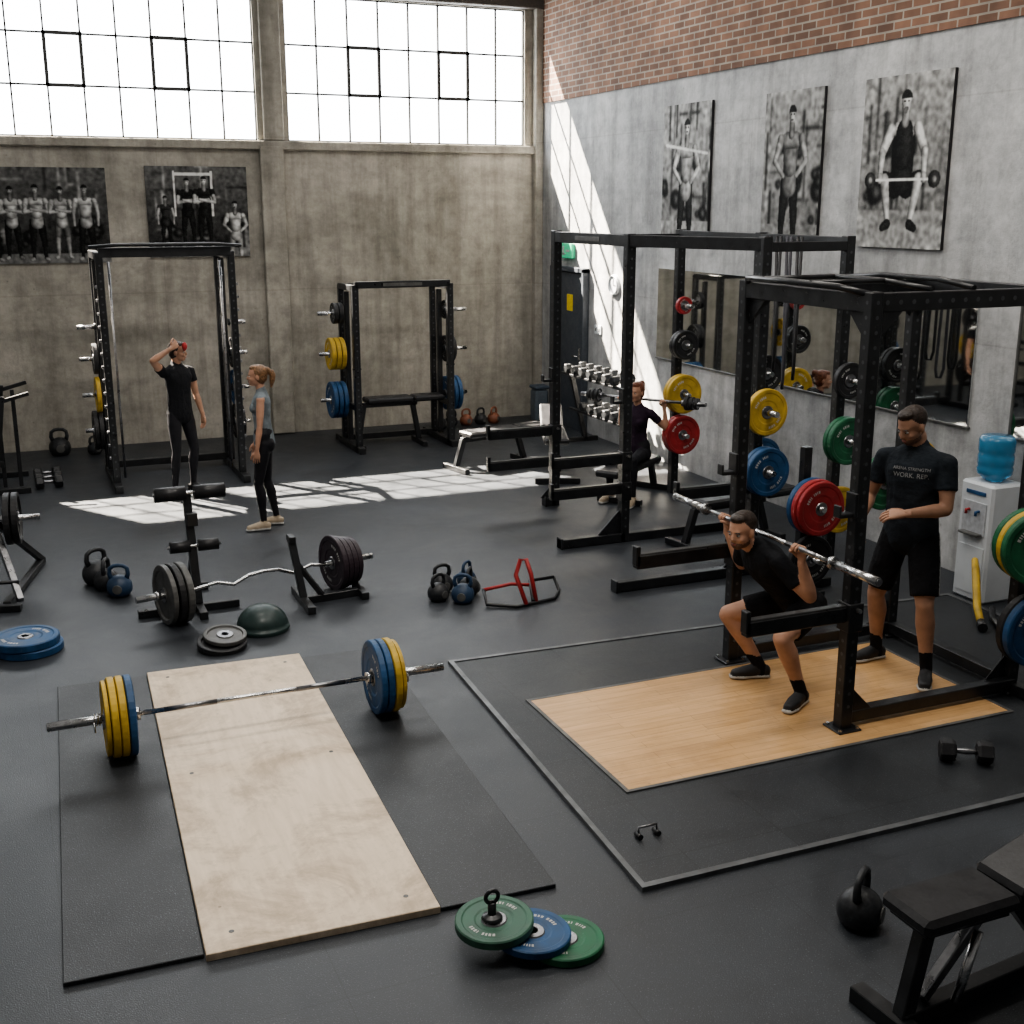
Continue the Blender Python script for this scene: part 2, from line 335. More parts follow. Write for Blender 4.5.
# ------------------------------------------------------------ posters
PM,pn,pb=nt('poster_print'); at=pn.nodes.new('ShaderNodeAttribute'); at.attribute_name='tone'; pn.links.new(at.outputs['Color'],pb.inputs['Base Color']); pb.inputs['Roughness'].default_value=.75; pb.inputs['Specular IOR Level'].default_value=.15
def blur(a,n):
    for _ in range(n):
        p=np.pad(a,1,mode='edge'); a=(p[1:-1,1:-1]*2+p[:-2,1:-1]+p[2:,1:-1]+p[1:-1,:-2]+p[1:-1,2:])/6
    return a
class Img:
    def __init__(s,w,h,bg=.25):
        w=int(w*1.5);h=int(h*1.5)
        s.w,s.h=w,h; s.a=np.full((h,w),bg); yy,xx=np.mgrid[0:h,0:w]; s.x=(xx+.5)/h; s.y=(yy+.5)/h; s.asp=w/h
        s.a+= (s.y-.5)*.12
    def cap(s,x1,y1,x2,y2,r1,r2,v,sh=.7):
        dx,dy=x2-x1,y2-y1; L=dx*dx+dy*dy+1e-9; tt=np.clip(((s.x-x1)*dx+(s.y-y1)*dy)/L,0,1)
        px,py=x1+tt*dx,y1+tt*dy; r=r1+(r2-r1)*tt; d=np.hypot(s.x-px,s.y-py)/r; m=d<1
        side=((s.x-px)*.85+(s.y-py)*.4)/r
        val=v*(1-sh*np.clip(-side+.15,0,1))*(1-.5*d**3)
        s.a[m]=val[m]
    def rect(s,x0,y0,x1,y1,v): m=(s.x>x0)&(s.x<x1)&(s.y>y0)&(s.y<y1); s.a[m]=v
    def person(s,x,y,h,shirt,legs,skin=.5,arms='down',crop=0):
        q=h
        for sx in (-1,1):
            s.cap(x+sx*.042*q,y+.50*q,x+sx*.065*q,y+.26*q,.050*q,.036*q,legs); s.cap(x+sx*.065*q,y+.26*q,x+sx*.07*q,y+.03*q,.032*q,.02*q,legs if legs<.15 else skin*.9)
            s.cap(x+sx*.08*q,y+.02*q,x+sx*.10*q,y+.01*q,.025*q,.02*q,.4)
        s.cap(x,y+.48*q,x,y+.60*q,.076*q,.068*q,shirt); s.cap(x,y+.6*q,x,y+.72*q,.070*q,.084*q,shirt); s.cap(x-.055*q,y+.755*q,x+.055*q,y+.755*q,.050*q,.050*q,shirt)
        s.cap(x,y+.79*q,x,y+.86*q,.030*q,.026*q,skin*.6)
        for sx in (-1,1):
            s.cap(x+sx*.112*q,y+.765*q,x+sx*.130*q,y+.70*q,.034*q,.034*q,shirt)
            if arms=='down': s.cap(x+sx*.125*q,y+.72*q,x+sx*.148*q,y+.60*q,.029*q,.025*q,skin); s.cap(x+sx*.148*q,y+.60*q,x+sx*.143*q,y+.45*q,.023*q,.016*q,skin)
            elif arms=='cross': s.cap(x+sx*.13*q,y+.70*q,x+sx*.14*q,y+.63*q,.030*q,.026*q,skin); s.cap(x+sx*.14*q,y+.62*q,x-sx*.06*q,y+.655*q,.025*q,.019*q,skin)
            else: s.cap(x+sx*.13*q,y+.72*q,x+sx*.165*q,y+.63*q,.029*q,.025*q,skin); s.cap(x+sx*.165*q,y+.63*q,x+sx*.07*q,y+.54*q,.023*q,.017*q,skin)
        s.cap(x,y+.885*q,x,y+.92*q,.029*q,.036*q,skin*1.1,.7)
        ph=(s.y>y+.925*q)&(((s.x-x)/(.040*q))**2+((s.y-(y+.925*q))/(.045*q))**2<1); s.a[ph]=.03
        for sx in (-1,1): s.cap(x+sx*.015*q,y+.912*q,x+sx*.012*q,y+.912*q,.0065*q,.0065*q,.06,0)
        s.cap(x-.010*q,y+.880*q,x+.010*q,y+.880*q,.005*q,.005*q,.1,0)
    def bg(s,seed):
        r=random.Random(seed)
        for k in range(38):
            x=r.random()*s.asp; y=r.random(); v=r.choice((.02,.03,.05,.22,.35,.1)); 
            if r.random()<.6: s.rect(x,y-.2*r.random(),x+.008+.02*r.random(),y+.4*r.random(),v)
            else: s.rect(x,y,x+.3*r.random(),y+.012+.012*r.random(),v)
        for k in range(12): 
            x=r.random()*s.asp;y=.15+.5*r.random(); R=.03+.05*r.random(); s.cap(x,y,x+.001,y,R,R,.04); s.cap(x,y,x+.001,y,R*.4,R*.4,.15)
        s.a=blur(s.a,7)
def poster(img,origin,ux,w,h,nrm,gain=.8):
    nz_=blur(np.random.rand(*img.a.shape),14); nz_=(nz_-nz_.mean())/nz_.std()
    a=blur(img.a,1)*(1+.15*nz_)+np.random.randn(*img.a.shape)*.008; a=np.clip(a,0,1)**1.45*2.0; a=np.clip(a*gain,0.004,.75); W_,H_=img.w,img.h
    ux=V(ux); nrm=V(nrm); o=V(origin)+nrm*.002
    mb=MB(); R=Matrix((ux,nrm,V((0,0,1)))).transposed()
    c=o+ux*w/2+V((0,0,h/2)); mb.box(c+nrm*.015,(w,.03,h),BLK,R,bev=.002)
    nb=len(mb.f)
    base=o+nrm*.0325; vs=[base+ux*(w*i/W_)+V((0,0,h*j/H_)) for j in range(H_+1) for i in range(W_+1)]
    fs=[[j*(W_+1)+i,j*(W_+1)+i+1,(j+1)*(W_+1)+i+1,(j+1)*(W_+1)+i] for j in range(H_) for i in range(W_)]
    mb.add(vs,fs,PM,False)
    ob=mb.obj('gym_poster',norm=False); me=ob.data
    ca=me.color_attributes.new('tone','FLOAT_COLOR','CORNER')
    tones=np.concatenate([np.full(nb,.02),a.reshape(-1)]); cnt=np.array([p.loop_total for p in me.polygons])
    lt=np.repeat(tones,cnt); arr=np.stack([lt,lt,lt*.98,np.ones_like(lt)],1).astype(np.float32); ca.data.foreach_set('color',arr.ravel())
im=Img(150,104,.10); im.bg(1); im.rect(0,.0,1.5,.10,.2)
for k,(x,sh,a) in enumerate(((.30,.03,'cross'),(.50,.5,'cross'),(.74,.45,'cross'),(.98,.45,'cross'),(1.22,.5,'down'))): im.person(x,.03+.02*(k%2),.82-.04*(k%2),sh,.04 if k!=3 else .2,.42,a)
poster(im,(-.32,YB,2.31),(1,0,0),1.69,1.13,(0,-1,0))
im=Img(120,106,.10); im.bg(7); im.rect(0,0,1.3,.1,.2); im.rect(.30,.45,.32,.95,.6); im.rect(.72,.45,.74,.95,.6); im.rect(.30,.9,.74,.93,.6)
im.person(.45,.12,.78,.04,.04,.45,'cross'); im.person(.64,.10,.82,.05,.04,.5,'cross'); im.person(.98,-.15,.80,.5,.3,.45,'hips'); im.person(.2,.1,.6,.08,.04,.4,'down')
poster(im,(1.84,YB,2.36),(1,0,0),1.25,1.11,(0,-1,0),.9)
im=Img(76,108,.28); im.bg(3); im.rect(0,0,1,.12,.30); im.person(.36,-.18,1.10,.38,.05,.5,'hips'); im.cap(.05,.70,.66,.62,.012,.012,.6,0)
poster(im,(XR,12.5,2.66),(0,-1,0),1.0,1.42,(-1,0,0),.9)
im=Img(74,112,.28); im.bg(5); im.rect(0,0,1,.12,.25); im.person(.32,-.14,1.08,.28,.04,.42,'hips')
poster(im,(XR,10.5,2.65),(0,-1,0),.92,1.41,(-1,0,0),.8)
im=Img(100,132,.22); im.bg(9); im.rect(0,0,1,.22,.27); im.a=blur(im.a,4)
for sx in (-1,1):
    im.cap(.38+sx*.05,.36,.38+sx*.15,.40,.070,.055,.03); im.cap(.38+sx*.15,.40,.38+sx*.10,.17,.040,.024,.48); im.cap(.38+sx*.10,.14,.38+sx*.14,.12,.032,.024,.04)
im.cap(.38,.40,.38,.60,.09,.10,.04); im.cap(.32,.69,.44,.69,.045,.045,.42); im.cap(.38,.55,.38,.68,.095,.07,.04)
for sx in (-1,1):
    im.cap(.38+sx*.115,.69,.38+sx*.185,.56,.040,.032,.52); im.cap(.38+sx*.185,.56,.38+sx*.19,.43,.030,.021,.48); im.cap(.38+sx*.19,.42,.38+sx*.19,.40,.025,.022,.42)
im.cap(.10,.40,.66,.40,.008,.008,.6,0)
for xx in (.10,.66): im.cap(xx,.40,xx+.001,.40,.05,.05,.08); im.cap(xx,.40,xx+.001,.40,.02,.02,.3)
im.cap(.38,.73,.38,.79,.034,.032,.32); im.cap(.38,.815,.38,.855,.036,.044,.52)
q=(im.y>.865)&(((im.x-.38)/.048)**2+((im.y-.862)/.052)**2<1); im.a[q]=.03
for sx in (-1,1): im.cap(.38+sx*.018,.848,.38+sx*.014,.848,.007,.007,.04,0)
im.cap(.368,.808,.392,.808,.006,.006,.1,0); im.cap(.38,.80,.38,.79,.02,.012,.16,0)
poster(im,(XR,9.0,2.64),(0,-1,0),1.08,1.42,(-1,0,0),1.0)

# ------------------------------------------------------------ platforms
def slab(mb,x0,x1,y0,y1,z0,z1,m,bev=.003): mb.box(((x0+x1)/2,(y0+y1)/2,(z0+z1)/2),(x1-x0,y1-y0,z1-z0),m,bev=bev)
mb=MB()
slab(mb,.05,.595,4.45,7.67,0,.02,MATS['rubber_mat']); slab(mb,1.605,2.15,4.43,7.64,0,.02,MATS['rubber_mat']); slab(mb,.60,1.60,4.42,7.68,0,.035,MATS['plywood'])
for (a,b) in ((.72,4.55),(1.48,4.55),(.72,7.55),(1.48,7.55),(.72,6.1),(1.48,6.1)): mb.lathe((a,b,.035),(0,0,1),[(.012,0),(.012,.001),(.001,.001)],GRY,10)
o=mb.obj('lifting_platform'); o.rotation_euler.z=-math.radians(2.5)
mb=MB(); XE=6.72
Q=[(2.42,4.20),(XE,4.16),(XE,6.98),(2.57,7.16)]; q2=[(2.45,4.235),(XE-.04,4.195),(XE-.04,6.945),(2.60,7.125)]
mb.prism(q2,0,.018,MATS['rubber_tile'])
for i in range(4): j=(i+1)%4; mb.prism([Q[i],Q[j],q2[j],q2[i]],0,.024,EDGE)
slab(mb,2.81,5.42,5.05,6.32,.018,.024,MATS['bamboo'],.001)
for a,b,c,d in ((2.785,2.81,5.025,6.345),(2.81,5.42,5.025,5.05),(2.81,5.42,6.32,6.345),(5.42,5.445,5.025,6.345)): slab(mb,a,b,c,d,.018,.026,GRY,.001)
mb.obj('lifting_platform')

# ------------------------------------------------------------ racks
def upright(mb,x,y,h,w=.075,z0=0,holes=True):
    mb.box((x,y,z0+h/2),(w,w,h),STEEL,bev=.006)
    if holes:
        z=.15
        while z<h-.05:
            for (dx,dy) in ((-1,0),(0,-1),(1,0)):
                c=V((x+dx*(w/2+.0012),y+dy*(w/2+.0012),z0+z)); mb.lathe(c,(dx,dy,0),[(.0115,0),(.001,0)],HOLE,8)
            z+=.08
def base_plate(mb,x,y,z=0):
    mb.box((x,y,z+.006),(.16,.16,.012),STEEL); 
    for a in (-1,1):
        for b in (-1,1): mb.lathe((x+a*.06,y+b*.06,z+.012),(0,0,1),[(.012,0),(.012,.01),(.001,.01)],CHR,6)
def gusset(mb,c,a,b,L=.16):
    c=V(c);a=V(a).normalized();b=V(b).normalized();n=a.cross(b)*.004
    ps=[c,c+a*L,c+a*L*.9+b*L*.1,c+b*L*.9+a*L*.1,c+b*L]
    vs=[p+n for p in ps]+[p-n for p in ps]; k=5
    mb.add(vs,[[0,1,2,3,4],[9,8,7,6,5]]+[[i,(i+1)%k,(i+1)%k+k,i+k] for i in range(k)],STEEL)
def jhook(mb,x,y,z,dx):
    mb.box((x+dx*.045,y,z),(.02,.09,.14),STEEL); mb.box((x+dx*.09,y,z-.055),(.10,.06,.025),STEEL); mb.box((x+dx*.14,y,z-.03),(.015,.06,.07),STEEL)
def arm(mb,x,y,z,dx,L):
    mb.box((x+dx*L/2,y,z),(L,.06,.09),STEEL,bev=.006); mb.box((x+dx*L/2,y,z+.048),(L*.95,.05,.012),mat('uhmw',(.03,.03,.03),.35)); mb.box((x+dx*(L-.01),y,z+.04),(.03,.06,.13),STEEL)
    mb.box((x,y,z-.02),(.10,.11,.17),STEEL); mb.lathe((x,y-.056,z+.03),(0,-1,0),[(.014,0),(.014,.03),(.001,.03)],CHR,10)
def peg(mb,c,d,L=.25):
    mb.tube([V(c),V(c)+V(d).normalized()*L],.024,CHR,14); mb.tube([V(c),V(c)+V(d).normalized()*.02],.04,STEEL,14)
Z0=.024
mb=MB(); hh=2.55
U=[(4.33,5.24),(4.33,6.43),(5.66,5.30),(5.66,6.43)]
for (x,y) in U: upright(mb,x,y,hh-Z0,.08,Z0); base_plate(mb,x,y,Z0)
for y in (5.27,6.43):
    mb.beam((4.33,y,hh-.06),(5.66,y,hh-.06),.075,.10,STEEL); mb.beam((4.33,y,.085),(5.66,y,.085),.075,.075,STEEL)
mb.beam((4.33,5.24,hh-.06),(4.33,6.43,hh-.06),.075,.10,STEEL); mb.beam((5.66,5.3,hh-.06),(5.66,6.43,hh-.06),.075,.1,STEEL); mb.beam((5.66,5.3,.085),(5.66,6.43,.085),.075,.075,STEEL)
for i in range(14): mb.lathe((4.42+i*.09,5.27-.0390,hh-.06),(0,-1,0),[(.014,0),(.001,0)],HOLE,8)
mb.tube([(4.33,5.24,hh-.02),(4.22,5.40,hh+.02),(4.16,5.83,hh+.03),(4.22,6.27,hh+.02),(4.33,6.43,hh-.02)],.019,STEEL)
mb.tube([(4.75,5.27,hh),(4.70,5.6,hh+.03),(4.70,6.1,hh+.03),(4.75,6.43,hh)],.017,STEEL); mb.tube([(5.05,5.27,hh),(5.1,5.6,hh+.03),(5.1,6.1,hh+.03),(5.05,6.43,hh)],.017,STEEL)
for y in (5.6,6.05): mb.tube([(4.18,y,hh+.03),(4.7,y,hh+.03)],.015,STEEL)
for (x,y) in U:
    dx=1 if x<5 else -1; dy=1 if y<6 else -1
    gusset(mb,(x+dx*.04,y,hh-.11),(dx,0,0),(0,0,-1)); gusset(mb,(x+dx*.04,y,.12),(dx,0,0),(0,0,1)); gusset(mb,(x,y+dy*.04,hh-.11),(0,dy,0),(0,0,-1))
arm(mb,4.33,5.24,.74,-1,.72); arm(mb,4.33,6.43,.80,-1,.75); jhook(mb,4.33,5.24,1.38,-1); jhook(mb,4.33,6.43,1.38,-1)
peg(mb,(5.62,5.26,1.02),(-.35,-1,0),.27); peg(mb,(5.66,5.26,.48),(-.1,-1,0),.27); peg(mb,(5.66,6.39,1.3),(0,-1,0),.2); peg(mb,(5.66,6.47,1.1),(0,1,0),.2)
mb.beam((5.66,5.3,.06),(5.66,4.9,.06),.07,.07,STEEL)
mb.obj('power_rack')
mb=MB(); h2=2.76; RU=[(5.1,10.9),(5.1,9.4),(5.6,8.1),(6.5,10.9),(6.45,9.4),(6.4,8.1)]
for (x,y) in RU: upright(mb,x,y,h2,.085)
for a,b in ((0,1),(3,4),(4,5),(1,2)): mb.beam((*RU[a],h2-.06),(*RU[b],h2-.06),.08,.1,STEEL)
for a,b in ((0,3),(1,4),(2,5)): mb.beam((*RU[a],h2-.08),(*RU[b],h2-.08),.075,.075,STEEL)
for a,b in ((1,4),(2,5)): mb.beam((*RU[a],.04),(*RU[b],.04),.08,.08,STEEL)
for (x,y,x1) in ((5.1,10.9,4.98),(5.1,9.4,4.45),(5.6,8.1,4.32)): mb.beam((x1,y,.045),(x,y,.045),.085,.08,STEEL); mb.box((x1+.01,y,.05),(.02,.10,.1),STEEL); gusset(mb,(x-.04,y,.085),(-1,0,0),(0,0,1),min(.22,(x-x1)))
for (x,y,z) in ((5.1,10.9,.78),(5.1,10.9,.46),(5.1,9.4,.78),(5.1,9.4,.5),(5.6,8.1,.75)): arm(mb,x,y,z,-1,.74)
for (x,y,z) in ((5.1,10.9,1.35),(5.1,9.4,1.35),(5.6,8.1,1.3)): jhook(mb,x,y,z,-1)
for (x,y,z) in ((5.6,8.1,1.39),(5.6,8.1,.91),(6.4,8.1,1.10),(6.4,8.1,1.6),(6.5,10.9,1.09),(6.5,10.9,.66),(6.5,10.9,1.6),(6.5,10.9,2.0),(6.45,9.4,1.5),(6.45,9.4,.7),(6.45,9.4,1.1),(6.4,8.1,.5)): peg(mb,(x,y-.04,z),(0,-1,0),.24)
mb.box((5.056,10.15,h2-.06),(.004,.5,.04),GRY)
mb.obj('squat_rig')
mb=MB()
for k,(y,L,c) in enumerate(((8.6,1.15,BLK),(8.75,1.25,mat('band_dark',(.05,.05,.06),.6)),(8.9,1.1,BLK),(9.05,1.3,BLK))):
    x=6.36
    mb.tube([(x-.05,y,h2-.02),(x-.06,y,h2-L),(x-.05,y+.02,h2-L-.08),(x-.03,y+.05,h2-L-.08),(x-.02,y+.06,h2-L),(x-.05,y+.06,h2-.02)],.014,c,8)
mb.obj('resistance_band')
for (x,y,z,R,c,k) in ((5.6,7.9,1.39,.19,YEL,1),(5.6,7.90,.91,.20,BLU,2),(6.4,7.92,1.10,.20,GRN,2),(6.4,7.9,1.6,.15,BLK,1),(6.5,10.72,1.09,.205,YEL,2),(6.5,10.72,.66,.205,RED,2),(6.5,10.72,1.6,.15,BLK,2),(6.5,10.72,2.0,.09,RED,1),(6.45,9.2,1.5,.17,BLK,2),(6.45,9.2,.70,.2,BLU,2),(6.45,9.2,1.1,.19,GRN,2),(6.4,7.92,.5,.2,YEL,1)):
    for i in range(k): plate_obj((x,y+.07-i*.055,z),(0,-1,0),R,.05,c)
for i,c in enumerate((GRN,YEL,GRN)): d=V((-.35,-1,0)).normalized(); plate_obj(V((5.62,5.26,1.02))+d*(.07+.058*i),d,.225,.055,c)
for i,c in enumerate((BLK,BLU)): d=V((-.1,-1,0)).normalized(); plate_obj(V((5.66,5.26,.48))+d*(.08+.06*i),d,.225,.055,c)
plate_obj((5.66,6.28,1.3),(0,-1,0),.16,.04,YEL); plate_obj((5.66,6.6,1.1),(0,-1,0),.2,.05,GRN)
mb=MB(); x,y=5.72,7.58
mb.beam((x-.3,y,.04),(x+.3,y,.04),.07,.07,STEEL); mb.beam((x,y-.3,.04),(x,y+.3,.04),.07,.07,STEEL); mb.box((x,y,.62),(.07,.07,1.1),STEEL)
for z in (.72,.30): peg(mb,(x,y-.03,z),(0,-1,0),.24)
mb.obj('plate_tree')
plate_obj((x,y-.11,.72),(0,-1,0),.225,.055,BLU); plate_obj((x,y-.17,.72),(0,-1,0),.225,.055,RED); plate_obj((x,y-.22,.72),(0,-1,0),.215,.04,RED); plate_obj((x,y-.13,.285),(0,-1,0),.2,.055,BLK)

mb=MB(); x0,x1,ya,yb,h=1.02,2.38,13.4,14.3,2.52
for x in (x0,x1):
    for y in (ya,yb): upright(mb,x,y,h,.075)
    sx=-1 if x<2 else 1
    mb.beam((x,ya-.25,.04),(x,yb+.2,.04),.08,.08,STEEL); mb.beam((x,ya,h-.04),(x,yb,h-.04),.07,.08,STEEL)
    mb.tube([(x-sx*.10,ya+.1,.1),(x-sx*.10,ya+.1,h-.1)],.013,DCHR)
    for z in (.55,.95,1.35,1.7): peg(mb,(x+sx*.04,yb-.25,z),(sx,0,0),.2); 
    for z in np.arange(.35,2.3,.14): mb.box((x+sx*.045,ya,z),(.03,.05,.03),DCHR)
    mb.beam((x,yb-.25,.1),(x,yb-.25,h-.1),.06,.06,STEEL)
mb.beam((x0,ya,h),(x1,ya,h),.08,.10,STEEL); mb.beam((x0,yb,h-.03),(x1,yb,h-.03),.08,.1,STEEL); mb.beam((x0,yb,.1),(x1,yb,.1),.08,.08,STEEL)
mb.tube([(x0-.1,ya-.1,h+.06),(x0+.2,ya-.12,h+.08),(x1-.2,ya-.12,h+.08),(x1+.1,ya-.1,h+.06)],.018,STEEL)
mb.obj('smith_machine')
for (sx,x,lst) in ((-1,x0,((.55,.22,BLK,2),(.95,.2,YEL,1),(1.35,.17,BLK,1))),(1,x1,((.55,.2,BLK,2),(.95,.2,BLU,1),(1.35,.17,BLK,1)))):
    for z,R,c,k in lst:
        for i in range(k): plate_obj((x+sx*(.075+i*.055),yb-.25,z),(sx,0,0),R,.05,c)
mb=MB(); x0,x1,ya,yb,h=4.0,5.22,14.3,14.95,2.06
for x in (x0,x1):
    mb.beam((x,ya-.15,.04),(x,yb+.35,.04),.08,.08,STEEL); sx=-1 if x<4.5 else 1
    upright(mb,x,ya,h,.08); upright(mb,x,yb,h-.02,.07); mb.beam((x,ya,h-.04),(x,yb,h-.04),.07,.07,STEEL)
    for z in (.62,1.2,1.7): peg(mb,(x+sx*.04,yb-.25,z),(sx,0,0),.33)
    mb.beam((x,yb-.25,.1),(x,yb-.25,h-.1),.06,.06,STEEL)
    jhook(mb,x,ya,1.1,0); mb.beam((x,ya-.02,.55),(x,yb,.55),.05,.07,STEEL)
mb.beam((x0,ya,h),(x1,ya,h),.08,.08,STEEL); mb.beam((x0,yb,h-.05),(x1,yb,h-.05),.07,.07,STEEL); mb.beam((x0,yb,.08),(x1,yb,.08),.07,.07,STEEL)
mb.box((4.6,ya-.041,h),(.5,.004,.04),GRY)
mb.obj('power_rack')
for (sx,x,lst) in ((-1,x0,((.62,.23,BLU,3),(1.2,.2,YEL,3),(1.7,.13,BLK,2))),(1,x1,((.62,.22,BLU,3),(1.2,.17,BLK,2),(1.7,.12,BLK,1)))):
    for q,(z,R,c,k) in enumerate(lst):
        for i in range(k): plate_obj((x+sx*(.09+i*.065),yb-.25,z),(sx,0,0),R,.055,c)
def bench(name,loc,rz,L=1.15,seatz=.44,pad=VINYL,back=0):
    mb=MB()
    mb.box((0,0,seatz),(L*.72,.28,.07),pad,bev=.02); 
    R=Matrix.Rotation(-back,3,'Y'); 
    mb.box(V((L*.36+.02,0,seatz))+R@V((.2,0,.0)),(.4,.27,.07),pad,R,bev=.02)
    mb.beam((-L*.4,0,seatz-.06),(L*.45,0,seatz-.06),.06,.06,STEEL)
    for s in (-1,1):
        mb.beam((s*L*.38,0,seatz-.06),(s*L*.48,0,.05),.06,.06,STEEL); mb.beam((s*L*.48,-.25,.035),(s*L*.48,.25,.035),.06,.06,STEEL)
    return mb.obj(name,loc=loc,rot=(0,0,rz+1e-6))
bench('weight_bench',(4.48,14.6,0),0,.85,.60)

# ------------------------------------------------------------ main barbell
mb=MB(); zc=.247; p1,p2=V((.03,6.54,zc)),V((2.31,6.54,zc)); shaft(mb,p1,p2,.655)
for s,cols in ((-1,(BLU,YEL,YEL,YEL)),(1,(BLU,BLU,YEL,YEL))):
    xx=1.17+s*(.655+.03)
    for i,c in enumerate(cols):
        w=.045 if i<3 else .03
        plate(mb,(xx+s*(w/2),6.54,zc),(s,0,0),.225 if i<3 else .21,w-.004,c); xx+=s*w
    spring_collar(mb,(xx+s*.03,6.54,zc),(1,0,0))
mb.obj('barbell')
mb=MB(); A=V((.72,8.66,.228)); B=V((2.62,9.1,.228)); D=(B-A).normalized(); N=V((0,0,1))
P=lambda s,z=0: A+D*s+N*z
mb.tube([P(.1),P(.45),P(.62,.02),P(.75,-.02),P(.88,.03),P(1.0,.04),P(1.12,.03),P(1.25,-.02),P(1.4,.02),P(1.5),P(1.85)],.014,CHR)
mb.tube([P(0),P(.42)],.024,CHR,14); mb.tube([P(1.53),P(1.95)],.024,CHR,14)
plate(mb,P(.34),D,.225,.05,GRY,iron=True); plate(mb,P(.28),D,.225,.05,BLK,iron=True); plate(mb,P(.22),-D,.225,.04,GRY,iron=True)
for i in range(4): plate(mb,P(1.6+.05*i),D,.225-.012*i,.046,mat('plate_plum',(.035,.024,.032),.45))
mb.tube([P(.14),P(.18)],.035,CHR); mb.tube([P(1.8),P(1.84)],.035,CHR)
mb.obj('curl_barbell')
mb=MB(); bx,by=1.2,9.05
mb.beam((.75,by-.12,.03),(1.5,by-.12,.03),.06,.06,STEEL); mb.beam((bx,by-.35,.03),(bx,by+.45,.03),.06,.06,STEEL); mb.beam((bx,by-.1,.05),(bx-.02,by+.05,.90),.06,.06,STEEL); mb.beam((bx-.15,by+.42,.03),(bx+.15,by+.42,.03),.06,.06,STEEL)
mb.tube([(bx-.27,by,.90),(bx+.27,by,.90)],.014,CHR)
for s in (-1,1):
    mb.tube([(bx+s*.03,by,.90),(bx+s*.26,by,.90)],.055,VINYL,18); mb.tube([(bx+s*.03,by-.06,.50),(bx+s*.18,by-.06,.50)],.045,VINYL,18)
mb.tube([(bx-.2,by-.06,.50),(bx+.2,by-.06,.50)],.012,CHR); mb.beam((bx,by+.02,.4),(bx,by+.4,.05),.05,.05,STEEL); mb.box((bx,by-.02,.7),(.08,.08,.1),STEEL)
mb.obj('roller_pad_stand')
mb=MB(); bx,by=2.02,8.78
mb.beam((bx-.05,by-.28,.03),(bx-.05,by+.3,.03),.06,.06,STEEL); mb.beam((bx-.05,by,.03),(bx+.42,by+.05,.03),.06,.06,STEEL); mb.beam((bx+.42,by-.1,.03),(bx+.42,by+.2,.03),.06,.06,STEEL); mb.beam((bx-.05,by+.0,.05),(bx-.1,by+.12,.5),.055,.055,STEEL); mb.box((bx-.1,by+.12,.5),(.05,.12,.05),STEEL)
mb.beam((bx+.1,by,.05),(bx-.08,by+.07,.32),.04,.04,STEEL)
mb.obj('barbell_stand')
mb=MB(); prof=[(.19,0),(.195,.02),(.19,.035)]+[(.185*math.cos(a),.035+.155*math.sin(a)) for a in np.linspace(0,pi/2-.01,10)]
mb.lathe((1.56,8.33,0),(0,0,1),prof,mat('dome_green',(.022,.042,.040),.4),32,True); mb.obj('balance_dome')
pl=MB(); plate(pl,(0,0,0),(0,0,1),.17,.04,BLK,iron=True); pl.obj('weight_plate',loc=(1.22,8.06,.035),rot=(math.radians(8),0,.3))
pl=MB(); plate(pl,(0,0,0),(0,0,1),.15,.03,GRY,iron=True); pl.obj('weight_plate',loc=(1.25,8.10,.075),rot=(math.radians(8),0,.3))
for i,c in enumerate((BLU,BLU)): plate_obj((-.02-.02*i,8.54,.028+.056*i),(0,0,1),.225,.055,c)
KBB=mat('kb_blue',(.022,.05,.10),.5,0,.3,9,scuff=True)
kettlebell('kettlebell',(.54,9.95,0),.115,IRON,.5); kettlebell('kettlebell',(.68,9.55,0),.10,KBB,-.3); kettlebell('kettlebell',(.60,9.76,0),.10,IRON,1.2)
for (x,y,R,rz,c) in ((2.96,8.45,.085,.4,IRON),(3.12,8.33,.09,-.5,KBB),(3.24,8.50,.085,1.0,IRON),(3.06,8.64,.09,.1,IRON),(3.3,8.72,.08,.7,KBB)): kettlebell('kettlebell',(x,y,0),R,c,rz)
mb=MB(); cx,cy=3.55,8.15; r=.014; BR=mat('grip_red',(.35,.03,.03),.5)
mb.tube([(cx-.28,cy+.12,.1),(cx-.30,cy+.0,.02),(cx-.1,cy-.12,.016),(cx+.25,cy-.05,.016),(cx+.36,cy+.1,.02),(cx+.34,cy+.16,.12)],r,STEEL)
mb.tube([(cx-.28,cy+.12,.1),(cx-.05,cy+.12,.12),(cx+.1,cy+.1,.1)],r,BR); mb.tube([(cx+.34,cy+.16,.12),(cx+.12,cy+.14,.12),(cx+.05,cy-.09,.03)],r,STEEL)
mb.tube([(cx-.02,cy-.12,.02),(cx-.05,cy+.02,.22),(cx+.0,cy+.05,.33),(cx+.05,cy+.05,.33),(cx+.07,cy+.0,.22),(cx+.08,cy-.08,.02)],.017,BR)
mb.obj('push_up_handle')
plate_obj((1.93,3.98,.02),(0,0,1),.165,.038,GRN); plate_obj((1.80,4.03,.058),(.05,-.02,1),.165,.036,BLU)
plate_obj((1.66,4.10,.105),(-.04,-.04,1),.165,.040,mat('plate_sage',(.045,.12,.08),.5,0,.3,9,scuff=True))
mb=MB(); mb.tube([(1.65,4.10,.12),(1.65,4.10,.20)],.018,STEEL); mb.lathe((1.65,4.10,.128),(0,0,1),[(.045,0),(.04,.01),(.02,.02)],STEEL,20)
mb.tube([(1.65+.028*math.sin(a),4.10,.225-.028*math.cos(a)) for a in np.linspace(0,2*pi,17)],.009,STEEL,8); mb.obj('loading_pin')
mb=MB(); mb.tube([(2.62,4.60,.040),(2.62,4.60,.075),(2.72,4.60,.075),(2.72,4.60,.040)],.006,DCHR,8)
for x in (2.62,2.72): mb.tube([(x,4.575,.033),(x,4.625,.033)],.014,STEEL,10)
mb.obj('barbell_collar')
